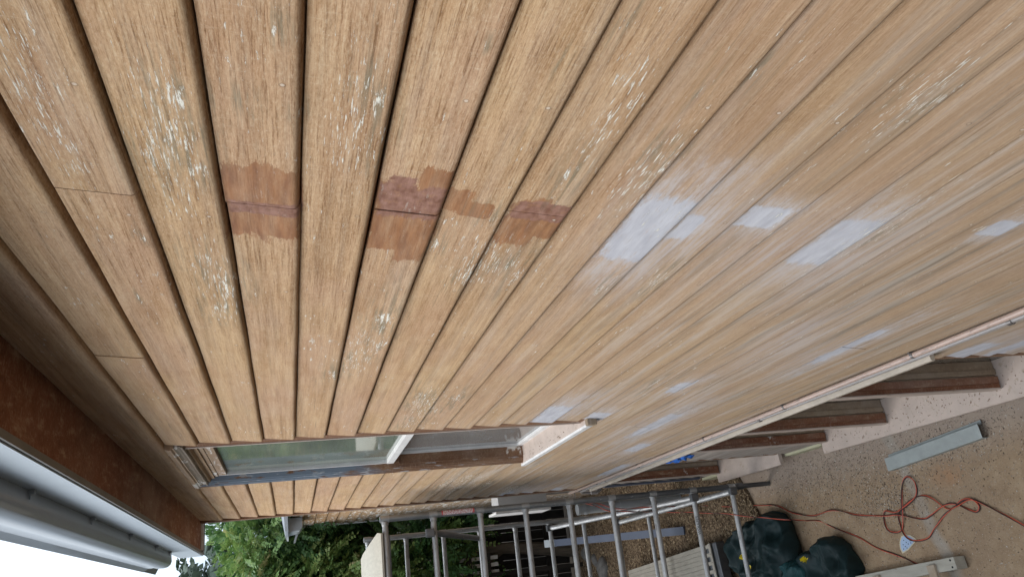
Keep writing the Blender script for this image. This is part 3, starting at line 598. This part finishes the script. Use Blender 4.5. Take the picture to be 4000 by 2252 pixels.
lab = frame(6.76, SY, 0, -.711, -.711, 9, None, True)
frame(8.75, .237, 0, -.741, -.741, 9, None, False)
def brace(a, c, r=.024, mat=None):
    a, c = Vector(a), Vector(c); b = MB(); b.tube([a, c], r, 14); q = b.build('brace', mat or M_alu, scf, smooth=True)
    d = (c-a).normalized()
    for p, s in ((a, 1), (c, -1)):
        b = MB(); b.obox(p+Vector((-.0, 0, .01)), (.024, 0, 0), (0, .034, 0), (0, 0, .036)); b.build('brace_hook', M_aludark, q, bevel=.008)
brace((8.70, .306, -2.73), (6.71, .28, -3.50), .026, M_alu)
brace((6.70, .36, -1.075), (8.70, .345, -1.96), .026, M_aludark)
brace((8.70, .32, -3.55), (6.71, .255, -3.90), .026, M_alu)
b = MB()
for i in range(7):      # curved sticker on the post
    pass
ang = [math.radians(a) for a in range(150, 262, 10)]
vs = [(6.76+.0262*math.cos(a), SY+.0262*math.sin(a), z) for z in (-1.18, -1.46) for a in ang]; k = len(ang)
b.add(vs, [(i, i+1, k+i+1, k+i) for i in range(k-1)]); b.build('sticker', M_stk, scf)
tcv = bpy.data.curves.new('lettering', 'FONT'); tcv.body = "WOULFE'S"; tcv.size = .036; tcv.extrude = .0003; tcv.space_character = .95
t0_ = bpy.data.objects.new('lettering_source', tcv); sc.collection.objects.link(t0_); bpy.context.view_layer.update()
me_t = bpy.data.meshes.new_from_object(t0_.evaluated_get(bpy.context.evaluated_depsgraph_get())); bpy.data.objects.remove(t0_)
to = link('lettering', me_t, M_black)
zt = -.711-.4*7; nrm = Vector((-.78, 0, .62)).normalized(); ex = Vector((0, -1, 0)); ey = nrm.cross(ex)
to.parent = lab; to.matrix_world = Matrix.Identity(4)
cen = Vector((6.76, .60, zt))+nrm*.0245-ey*.013
mt = Matrix(((ex.x, ey.x, nrm.x, cen.x), (ex.y, ey.y, nrm.y, cen.y), (ex.z, ey.z, nrm.z, cen.z), (0, 0, 0, 1)))
off_ = Vector((0, 0, 0)); q = lab
while q is not None: off_ += q.location; q = q.parent
mt.translation = mt.translation-off_; to.matrix_basis = mt
# plywood deck on the top rungs
pd = empty('plywood_deck', (7.7, .9, -.69), 'pale weathered plywood deck lying on the top rungs of the scaffold', 'deck board')
b = MB(); z0, z1 = -.684, -.668
out = [(6.72, .325), (6.72, 1.38), (8.82, 1.38), (8.82, .42), (8.55, .385), (7.6, .33), (7.0, .30)]
b.add([(x, y, z0) for x, y in out]+[(x, y, z1) for x, y in out], [tuple(range(7))[::-1], tuple(range(7, 14))]+[(i, (i+1) % 7, 7+(i+1) % 7, 7+i) for i in range(7)])
b.build('deck_sheet', M_ply, pd)
b = MB(); b.box(6.785, 6.81, .34, 1.36, -.75, -.6845); b.build('edge_rail', M_aludark, pd, bevel=.003)

# ------------------------------------------------------------------ things on the ground
def cord(name, pts, label, r=.0052, cat='cord'):
    P = [Vector(p) for p in pts]; out = []
    for i in range(len(P)-1):
        p0, p1, p2, p3 = P[max(i-1, 0)], P[i], P[i+1], P[min(i+2, len(P)-1)]
        n = max(3, int((p2-p1).length/.02))
        for k in range(n):
            t = k/n; out.append(.5*((2*p1)+(-p0+p2)*t+(2*p0-5*p1+4*p2-p3)*t*t+(-p0+3*p1-3*p2+p3)*t**3))
    out.append(P[-1]); b1 = MB(); b2 = MB(); s = 0; A = []; B = []
    for i, p in enumerate(out):
        if i: s += (p-out[i-1]).length
        t = (out[min(i+1, len(out)-1)]-out[max(i-1, 0)]).normalized(); u = Vector((0, 0, 1)).cross(t); u.normalize(); v = t.cross(u)
        ph = s*11+1.2*math.sin(s*3)
        A.append(p+(u*math.cos(ph)+v*math.sin(ph))*r*.62); B.append(p-(u*math.cos(ph)+v*math.sin(ph))*r*.62)
    rt = empty(name, out[len(out)//2], label, cat)
    b1.tube(A, r*.66, 7); b2.tube(B, r*.66, 7); b1.build('red_core', M_cord, rt, smooth=True); b2.build('dark_core', M_cordblk, rt, smooth=True)
def gp(*px, z=G+.008, zs=None): return [at(x, y, z=(zs[i] if zs else z)) for i, (x, y) in enumerate(px)]
air = [at(2255, 1957, x=8.35), at(2330, 1965, x=8.0), at(2420, 1985, x=7.55), at(2560, 1978, x=7.2), at(2720, 1974, z=G+.12), at(2850, 1976, z=G+.04)]
loop = gp((2950, 1973), (3030, 1972), (3100, 2000), (3175, 2013), (3240, 1992), (3290, 1994), (3350, 2010), (3460, 2012), (3510, 2008), (3600, 2025), (3640, 2010), (3690, 1972), (3730, 1966), (3790, 1990), (3820, 1997), (3826, 1975), (3800, 1948), (3765, 1950), (3730, 1975), (3690, 2010), (3655, 2060), (3625, 2100), (3575, 2110), (3540, 2090), (3515, 2040), (3512, 2000), (3555, 1965), (3580, 1930), (3575, 1880), (3548, 1860), (3525, 1885), (3524, 1950), (3530, 2020), (3525, 2065), (3500, 2078), (3470, 2065), (3452, 2020), (3460, 1994), (3505, 1997), (3560, 1950), (3605, 1934), (3645, 1945), (3700, 1985), (3740, 1975), (3790, 1948), (3830, 1962), (3900, 1995), (3960, 2025), (4060, 2085))
for i, p in enumerate(loop): p.z += .0045*(i % 3)
cord('extension_cord', air+loop, 'red and black extension cord tangled in loops on the concrete')
air2 = [at(2265, 1958, x=8.3), at(2320, 1972, x=8.0), at(2380, 1993, x=7.6), at(2460, 1996, x=7.2), at(2600, 1998, z=G+.50), at(2800, 2003, z=G+.46), at(2950, 2018, z=G+.40), at(3060, 2026, z=G+.34), at(3140, 2031, z=G+.18)]
cord('extension_cord', air2+gp((3200, 2032), (3260, 2060), (3350, 2095), (3420, 2135), (3500, 2165), (3560, 2190), (3640, 2235)), 'red extension cord crossing over the green bag and running to the grey timber frame', .0048)
# galvanised channel
ch = empty('steel_channel', at(3650, 1740, z=G), 'pale galvanised steel channel lying on the littered concrete', 'metal channel')
A, B_, C_, D_ = at(3470, 1838, z=G+.05), at(3838, 1708, z=G+.05), at(3805, 1650, z=G+.05), at(3438, 1782, z=G+.05)
ux = (B_-A).normalized(); L_ = (B_-A).length; uy = Vector((-ux.y, ux.x, 0)); wd = abs((D_-A).dot(uy)); uy = uy if (D_-A).dot(uy) > 0 else -uy
b = MB(); m_ = A+ux*L_/2+uy*wd/2
b.obox(m_+uy*(-wd*.12), ux*L_/2, uy*wd*.38, (0, 0, .0015)); b.build('web', M_zinc, ch, bevel=.0006)
b = MB(); b.obox(m_+uy*(wd*.27)+Vector((0, 0, -.020)), ux*L_/2, uy*.0015, (0, 0, .022)); b.obox(m_+uy*(wd*.385)+Vector((0, 0, -.040)), ux*(L_/2-.005), uy*wd*.11, (0, 0, .0015)); b.obox(m_-uy*(wd*.5)+Vector((0, 0, -.0265)), ux*L_/2, uy*.0015, (0, 0, .0245)); b.build('flange', M_zinc, ch)
# sanding sheet
ds = empty('sanding_pad', at(3538, 2118, z=G+.004), 'fan-shaped blue perforated sanding sheet on the concrete beside the cord', 'sanding sheet')
arc = gp((3556, 2088), (3575, 2100), (3580, 2106), (3567, 2124), (3548, 2146), (3525, 2160), (3515, 2140), (3513, 2115), (3520, 2092), (3538, 2084), z=G+.005)
b = MB(); nA = len(arc); b.add([tuple(p) for p in arc]+[tuple(p-Vector((0, 0, .003))) for p in arc], [tuple(range(nA)), tuple(range(nA, 2*nA))[::-1]]+[(i, (i+1) % nA, nA+(i+1) % nA, nA+i) for i in range(nA)]); b.build('grit_backing', M_discedge, ds)
cA = sum(arc, Vector())/nA; b = MB(); q = [cA+(p-cA)*.84+Vector((0, 0, .0015)) for p in arc]; b.add([tuple(p) for p in q], [tuple(range(nA))])
for dx, dy in ((3545, 2100), (3555, 2110), (3540, 2116), (3530, 2108), (3528, 2125), (3548, 2122), (3537, 2132), (3558, 2118), (3530, 2142), (3543, 2138)):
    p = at(dx, dy, z=G+.0075); b.tube([p, p+Vector((0, 0, .0006))], .0042, 8, m=1)
b.build('blue_face', [M_disc, M_hole], ds)
# bags
def bag(pxs, h, label, mat, zc, seed, tie=None):
    rd = random.Random(seed); pts = [at(x, y, z=zc) for x, y in pxs]; c = sum(pts, Vector())/len(pts); c.z = G
    N = 120; Rg = 46; ang_ = [math.atan2(p.y-c.y, p.x-c.x) for p in pts]; rad = [math.hypot(p.x-c.x, p.y-c.y) for p in pts]
    od = sorted(zip(ang_, rad)); a_ = [t[0] for t in od]; r_ = [t[1] for t in od]
    a_ = [a_[-1]-2*math.pi]+a_+[a_[0]+2*math.pi]; r_ = [r_[-1]]+r_+[r_[0]]
    ph = [rd.uniform(0, 6.28) for _ in range(9)]
    vs = []; 
    for i in range(Rg+1):
        f = i/Rg
        for j in range(N):
            th = -math.pi+2*math.pi*j/N; rr = float(np.interp(th, a_, r_))
            phi = f*math.pi*.62
            sr = math.sin(phi)**.75 if phi < math.pi/2 else 1-.18*((phi-math.pi/2)/(.12*math.pi))**2*.6
            zz = math.cos(phi)
            wr = 1+.05*math.sin(5*th+ph[0]+4*f)+.03*math.sin(11*th+ph[1]-7*f)
            q_ = Vector((math.cos(th)*rr*sr*9, math.sin(th)*rr*sr*9, zz*2+seed*3.1))
            n1 = mnoise.noise(q_*.55); n2 = mnoise.noise(Vector((q_.x*1.5, q_.y*.8, q_.z))+Vector((5, 1, 2))); n3 = mnoise.noise(q_*2.4+Vector((1, 7, 3)))
            cr = (1-abs(n1)*2.2)*.15+(1-abs(n2)*2.4)*.05+(1-abs(n3)*2)*.008
            wr = 1+.05*math.sin(3*th+ph[0])+(cr-.12)*.35
            z = h*(.38+.62*min(zz, .72)/.72)+h*(cr-.14)*1.3
            vs.append((c.x+math.cos(th)*rr*sr*wr, c.y+math.sin(th)*rr*sr*wr, G+max(.002, z)))
    fs = [(i*N+j, (i+1)*N+j, (i+1)*N+(j+1) % N, i*N+(j+1) % N) for i in range(Rg) for j in range(N)]+[tuple(range(Rg*N, Rg*N+N))[::-1]]
    b = MB(); b.add(vs, fs); rt = empty('rubbish_bag', c, label, 'rubbish bag', 'rubbish bags by the scaffold foot')
    b.build('sack', mat, rt, smooth=False)
    me = [k for k in rt.children][0].data
    for p in me.polygons: p.use_smooth = True
    if tie:
        t0, t1 = (at(*tie[0], z=G+h*1.15), at(*tie[1], z=G+h*1.05)); d = t1-t0; s_ = Vector((-d.y, d.x, 0)).normalized()*.022; b = MB()
        vs = []
        for i in range(9):
            f = i/8; p = t0+d*f; wv = 1+.35*math.sin(i*2.1); up = Vector((0, 0, .012*math.sin(i*1.7)+.01))
            vs += [p-s_*wv+up, p+up*1.8, p+s_*wv+up*.4]
        b.add(vs, [(3*i+j, 3*i+j+1, 3*i+j+4, 3*i+j+3) for i in range(8) for j in range(2)]); o_ = b.build('yellow_tie', M_yellow, rt); md = o_.modifiers.new('s', 'SOLIDIFY'); md.thickness = .002
bag([(2886, 2175), (2881, 2115), (2893, 2082), (2934, 2042), (2984, 2030), (3050, 2006), (3070, 2027), (3105, 2100), (3126, 2174), (3110, 2230), (3060, 2262), (2980, 2275), (2925, 2235)], .30, 'large dark green rubbish bag with a yellow tie at the scaffold foot', M_bag, G+.10, 3, ((2898, 2166), (2934, 2222)))
bag([(3155, 2168), (3205, 2144), (3286, 2112), (3312, 2130), (3336, 2168), (3365, 2225), (3300, 2280), (3200, 2290), (3172, 2230)], .22, 'rounded blackish green rubbish bag nearest the grey timber frame', M_bag, G+.07, 8, ((3138, 2178), (3156, 2188)))
bag([(3037, 2254), (3096, 2212), (3150, 2188), (3176, 2200), (3190, 2250), (3170, 2300), (3060, 2300)], .26, 'lighter teal rubbish bag wedged between the two darker bags', M_bagteal, G+.12, 15)
# trestle-like timber frame
tr = empty('timber_frame', at(3500, 2235, z=G), 'dusty grey timber frame with bolted rails lying at the lower right', 'timber frame')
d = Vector((1, .085, 0)).normalized(); nn = Vector((-d.y, d.x, 0)); e0 = at(3724, 2172, z=G+.10)
b = MB(); c0 = Vector((e0.x, e0.y, G+.058)); b.obox(c0+d*1.3+nn*.040, d*1.3, nn*.040, (0, 0, .045)); b.build('rail', M_trestle, tr, bevel=.003)
c1 = c0+d*(-.10)+nn*.235
b = MB(); b.obox(c1+d*1.3+nn*.04-Vector((0, 0, .008)), d*1.3, nn*.040, (0, 0, .042)); b.build('rail', M_trestle, tr, bevel=.003)
for t, mt_ in ((.21, M_mgrey), (.80, M_mgrey), (1.5, M_mgrey)):
    b = MB(); b.obox(c0+d*t+nn*.20+Vector((0, 0, .056)), d*.036, nn*.175, (0, 0, .011), a=.3+t/4); b.build('crosspiece', mt_, tr, bevel=.002)
for (t, s_, base) in ((.035, .018, c0), (.035, .062, c0), (.05, .03, c1)):
    p = base+d*t+nn*s_+Vector((0, 0, .0445 if base is c0 else .0345)); b = MB(); b.tube([p, p+Vector((0, 0, .003))], .007, 10); b.build('bolt', M_hole, tr)
# aluminium platform leaning in the bed
pf = empty('aluminium_platform', at(2700, 2200, z=G), 'slatted aluminium scaffold platform lying below the ladder frame', 'platform')
zp = G+.22; q0 = at(2742, 2130, z=zp); q1 = at(2450, 2228, z=zp); q2 = at(2792, 2252, z=zp)
ux = (q1-q0).normalized(); uy = Vector((-ux.y, ux.x, 0)); uy = uy if (q2-q0).dot(uy) > 0 else -uy; W_ = .62; L_ = 2.1
for i in range(14):
    b = MB(); b.obox(q0+ux*L_/2+uy*(.022+i*.0445)+Vector((0, 0, -.012)), ux*L_/2, uy*.0212, (0, 0, .012)); b.build('deck_slat', M_plat, pf, bevel=.002)
b = MB(); b.obox(q0+ux*L_/2+uy*.31+Vector((0, 0, -.032)), ux*L_/2, uy*.31, (0, 0, .006)); b.build('deck_tray', M_black, pf)
b = MB(); b.obox(q0-ux*.014+uy*.31+Vector((0, 0, -.002)), ux*.014, uy*.32, (0, 0, .006)); b.obox(q0-ux*.152+uy*.31+Vector((0, 0, -.002)), ux*.022, uy*.31, (0, 0, .006))
for i in range(8): b.obox(q0-ux*.080+uy*(.025+i*.082)+Vector((0, 0, -.004)), ux*.052, uy*.018, (0, 0, .005))
for i in range(8):
    for dx in (.145, .160): b.tube([q0-ux*dx+uy*(.02+i*.082)+Vector((0, 0, .0042)), q0-ux*dx+uy*(.02+i*.082)+Vector((0, 0, .005))], .0035, 8, m=1)
b.build('end_rail', [M_plat, M_hole], pf)
b = MB(); b.obox(q0-ux*.10+uy*.31+Vector((0, 0, -.07)), ux*.16, uy*.31, (0, 0, .05)); b.build('end_box', M_aludark, pf, bevel=.01)
# slate blue board propped up in the bed
e_lo = at(2674, 2070, z=G+.05); e_hi = at(2133, 2122, x=11.2); dd = e_hi-e_lo; L_ = dd.length; dd.normalize(); sd_ = Vector((0, 0, 1)).cross(dd).normalized(); up_ = dd.cross(sd_)
bb = empty('blue_board', e_lo, 'long slate blue board propped up across the bark bed', 'board')
b = MB(); b.obox(e_lo+dd*L_/2, dd*L_/2, sd_*.045, up_*.014); b.build('plank', M_rail, bb, bevel=.002)
b = MB(); b.obox(e_hi-dd*.10, dd*.12, sd_*.049, up_*.0165); b.build('end_label', M_palegutter, bb)
# blue rag on the lower wall
rg = MB(); c = at(2655, 1788, y=.04); vs = []; 
for i in range(9):
    for j in range(6):
        vs.append((c.x-.16+.04*i+.01*math.sin(j*3), .032+.02*math.sin(i*1.9)*math.cos(j*1.7)+.012, c.z-.05+.02*j+.015*math.sin(i*.9)))
rg.add(vs, [(i*6+j, i*6+j+1, (i+1)*6+j+1, (i+1)*6+j) for i in range(8) for j in range(5)])
ro = rg.build('blue_rag', M_cloth, smooth=True); setp(ro, 'crumpled bright blue rag tucked under the ledge at the lower window', 'rag'); md = ro.modifiers.new('s', 'SOLIDIFY'); md.thickness = .004
# rocks
RL = ['flat grey garden rock by the end of the blue board', 'small rounded grey rock behind the second ladder frame', 'dark garden rock in the shade of the back fence']
for i, (px, py, s_) in enumerate(((2215, 2190, .13), (2185, 2110, .09), (2110, 2170, .15))):
    p = at(px, py, z=G+.03); p.x = min(p.x, 12.0); p = at(px, py, x=p.x) if p.x < 12 else Vector((11.9-.3*i, .55+.12*i, G+.03)); p.z = G+.04
    bm = bmesh.new(); bmesh.ops.create_icosphere(bm, subdivisions=3, radius=s_)
    for v in bm.verts: v.co *= 1+.22*math.sin(v.co.x*19+i)*math.cos(v.co.y*23+i*2)+random.uniform(-.03, .03); v.co.z *= .6; v.co += p
    me = bpy.data.meshes.new('rock'); bm.to_mesh(me); bm.free(); ro = link('garden_rock', me, M_rock, None, True); setp(ro, RL[i], 'rock', 'rocks in the bark bed')

# ------------------------------------------------------------------ back fence, slatted panel
fe = empty('back_fence', (12.9, 1, G), 'tall paling fence coloured near black to stand for the shade beneath the trees', 'fence')
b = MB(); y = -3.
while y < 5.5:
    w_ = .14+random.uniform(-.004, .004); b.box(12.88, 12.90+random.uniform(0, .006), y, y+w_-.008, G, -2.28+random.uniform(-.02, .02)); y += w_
x = -3.  # unseen side run of palings, added to block low sky light
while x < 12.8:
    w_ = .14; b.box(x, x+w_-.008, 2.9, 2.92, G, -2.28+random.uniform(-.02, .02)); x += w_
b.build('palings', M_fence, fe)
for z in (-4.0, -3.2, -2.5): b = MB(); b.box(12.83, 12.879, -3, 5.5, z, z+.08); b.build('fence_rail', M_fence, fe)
sp = empty('slatted_panel', (12.2, .75, G), 'small pale grey slatted panel glimpsed between the scaffold rungs', 'panel')
for i in range(5):
    y = .42+.10*i; b = MB(); b.box(12.20, 12.22, y, y+.052, -2.96, -2.36+.015*(i%2)); b.build('picket', M_slat, sp)
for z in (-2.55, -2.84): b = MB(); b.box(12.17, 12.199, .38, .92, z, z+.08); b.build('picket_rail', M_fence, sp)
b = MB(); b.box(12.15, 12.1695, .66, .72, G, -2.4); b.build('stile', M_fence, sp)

nb_ = empty('unseen_blocker_house', (3, 8, G), 'unseen two storey house shape added across the side yard to block low sky light', 'house')  # unseen mass added to keep low sky light off the eaves and yard
M_nb = plain('blocker_cladding', (.10, .09, .08), .8)
b = MB(); b.box(-7, 10.5, 4.6, 10, G, 2.1); b.build('wall', M_nb, nb_)
b = MB(); b.add([(-7.4, 4.2, 2.1), (10.9, 4.2, 2.1), (10.9, 7.3, 3.9), (-7.4, 7.3, 3.9), (10.9, 10.4, 2.1), (-7.4, 10.4, 2.1)], [(0, 1, 2, 3), (3, 2, 4, 5), (0, 3, 5), (1, 4, 2), (0, 5, 4, 1)]); b.build('roof', M_roof, nb_)
for x in (-4, 0, 4, 7.5):
    b = MB(); b.box(x, x+1.4, 4.55, 4.599, -.6, .7); w_ = b.build('window', M_white, nb_)
    b = MB(); b.box(x+.07, x+1.33, 4.535, 4.549, -.53, .63); b.build('pane', M_glass2, w_)

# ------------------------------------------------------------------ foliage
def leaf_mat():
    n = NB('pinnate_leaf'); t = n.attr()
    c = n.ramp(t, (0, (.022, .060, .022)), (.3, (.070, .150, .045)), (.65, (.19, .29, .08)), (.9, (.32, .36, .12)), (1, (.38, .33, .15)))
    return n.done(c, .45, trans=.32, spec=.35)
M_leaf = leaf_mat()
def leaf_far():
    n = NB('distant_leaf'); return n.done(n.ramp(n.attr(), (0, (.05, .075, .05)), (1, (.12, .16, .11))), .6, trans=.2)
M_leaff = leaf_far()
def sprays(O, D, Ls, tint, nl=8, lw=.020, ll=.055):
    """pinnate sprays as numpy: O origins, D directions, Ls lengths"""
    n = len(O); up = np.tile(np.array([0, 0, 1.]), (n, 1))
    S = np.cross(D, up); S /= np.linalg.norm(S, axis=1)[:, None]+1e-6; N = np.cross(S, D)
    roll = rng.uniform(-.9, .9, n)[:, None]; S, N = S*np.cos(roll)+N*np.sin(roll), N*np.cos(roll)-S*np.sin(roll)
    V = []; T = []
    for k in range(nl):
        f = (k+.8)/nl; droop = np.array([0, 0, -1.])*(f*f*.35*Ls)[:, None]
        base = O+D*(f*Ls)[:, None]+droop
        for sg in ((-1, 1) if k < nl-1 else (0,)):
            dr = D*(.55 if sg else 1)+S*sg*.85+rng.normal(0, .16, (n, 3)); dr[:, 2] -= .25; dr /= np.linalg.norm(dr, axis=1)[:, None]
            l = (ll*(1-.35*abs(f-.5)*2)*rng.uniform(.8, 1.25, n))[:, None]*(Ls/.26)[:, None]; w_ = l*(lw/ll)
            sd = np.cross(dr, N+rng.normal(0, .25, (n, 3))); sd /= np.linalg.norm(sd, axis=1)[:, None]+1e-6
            q = np.stack([base, base+dr*l*.45+sd*w_, base+dr*l, base+dr*l*.45-sd*w_], 1); V.append(q); T.append(np.repeat((tint+rng.normal(0, .06, n)).clip(0, 1), 4))
    V = np.concatenate([v.reshape(-1, 3) for v in V]); T = np.concatenate(T)
    return V, T
def foliage_mesh(name, V, T, mat, parent):
    me = bpy.data.meshes.new(name); nq = len(V)//4
    me.vertices.add(len(V)); me.vertices.foreach_set('co', V.ravel().astype(np.float32)); me.loops.add(nq*4); me.loops.foreach_set('vertex_index', np.arange(nq*4, dtype=np.int32))
    me.polygons.add(nq); me.polygons.foreach_set('loop_start', np.arange(0, nq*4, 4, dtype=np.int32)); me.polygons.foreach_set('loop_total', np.full(nq, 4, np.int32))
    a_ = me.attributes.new('tint', 'FLOAT', 'POINT'); a_.data.foreach_set('value', T.astype(np.float32)); me.update(); me.validate()
    return link(name, me, mat, parent)
def tree(kind, base, clumps, nsp, label, cat, bright=.4, mat=None, L0=.26, trunk=True, group=None, size=1., nl=8):
    """clumps: (centre, radii) lobes of the crown; sprays sit on and inside the lobes and droop outward"""
    rt = empty(kind, base, label, cat, group); Vs = []; Ts = []
    tot = sum(r[0]*r[1] for c, r in clumps)
    for c, r in clumps:
        c = np.array(c, float); r = np.array(r, float); n = int(nsp*r[0]*r[1]/tot)
        # sub-clumps on the lobe surface give light and dark masses with gaps
        ns = max(6, int(n/55)); u = rng.normal(0, 1, (ns, 3)); u /= np.linalg.norm(u, axis=1)[:, None]
        sc_ = c+u*r*rng.uniform(.55, 1.0, (ns, 1)); st_ = rng.normal(bright, .17, ns)
        k = rng.integers(0, ns, n); g = rng.normal(0, 1, (n, 3)); sr = .20*size*np.mean(r)**.5
        O = sc_[k]+g*sr*np.array([1, 1, .8])
        D = (O-c)/r; D /= np.linalg.norm(D, axis=1)[:, None]+1e-6; D = D*.7+g*.25+rng.normal(0, .3, (n, 3)); D[:, 2] -= .35; D /= np.linalg.norm(D, axis=1)[:, None]
        v, t = sprays(O, D, rng.uniform(.7, 1.3, n)*L0, (st_[k]+rng.normal(0, .07, n)).clip(0, 1), nl=nl, lw=.024*size, ll=.066*size); Vs.append(v); Ts.append(t)
    foliage_mesh('crown', np.concatenate(Vs), np.concatenate(Ts), mat or M_leaf, rt)
    if trunk:
        b = MB(); base = Vector(base); top = Vector(clumps[0][0]); mid = base.lerp(top, .5)+Vector((.1, -.08, 0))
        b.tube([base, base.lerp(mid, .5), mid, mid.lerp(top, .5), top], [.13, .10, .085, .06, .03], 10)
        for c, r in clumps[1:]: c = Vector(c); b.tube([mid, mid.lerp(c, .5)+Vector((0, 0, .15)), c], [.06, .04, .015], 7)
        b.build('trunk', M_bark, rt, smooth=True)
    return rt
GR = 'trees beyond the scaffold'
tree('leafy_tree', (13.6, -.4, G), [((13.4, -.45, .2), (1.0, .75, .95)), ((13.1, -.9, -.9), (.8, .7, .8)), ((13.2, .1, -.6), (.7, .55, .6)), ((14.2, .3, -.2), (.9, .9, .9))], 5200, 'bushy mid green tree rising just past the corner of the house', 'tree', .42, group=GR)
tree('leafy_tree', (13.4, 1.7, G), [((13.2, 1.6, -.2), (1.0, .9, .9)), ((12.6, .75, -.7), (.55, .55, .75)), ((12.4, .55, -1.55), (.45, .45, .6)), ((12.8, 2.2, -1.3), (.9, .9, .9)), ((12.9, 1.1, .25), (.7, .7, .55))], 5200, 'yellowish green tree with drooping sprays behind the rungs of the scaffold', 'tree', .60, group=GR)
tree('leafy_tree', (16.5, .2, G), [((16.5, .2, .0), (1.6, 2.2, 1.35)), ((16.2, -1.6, -.8), (1.4, 1.5, 1.4)), ((16.2, 1.4, -1.6), (1.5, 1.6, 1.5)), ((15.5, .3, -2.2), (1.2, 1.7, 1.2))], 5000, 'dark green tree filling the background under the deck board', 'tree', .22, L0=.34, group=GR, size=1.2)
tree('garden_shrub', (12.45, .45, G), [((12.35, .35, -2.0), (.28, .34, .42)), ((12.45, .9, -2.5), (.3, .4, .5)), ((12.5, .1, -2.4), (.25, .35, .35))], 700, 'glossy green climbing shrub in front of the dark back fence', 'shrub', .45, group=None, trunk=True)
tree('distant_tree', (40, 2.2, G), [((40, 1.6, 3.3), (3, 2.1, 2.1)), ((41, 5, 3.2), (3, 3, 2.4))], 2600, 'hazy grey green tree in the distance under the gutter end', 'tree', .5, mat=M_leaff, L0=.75, size=2.6, nl=5)
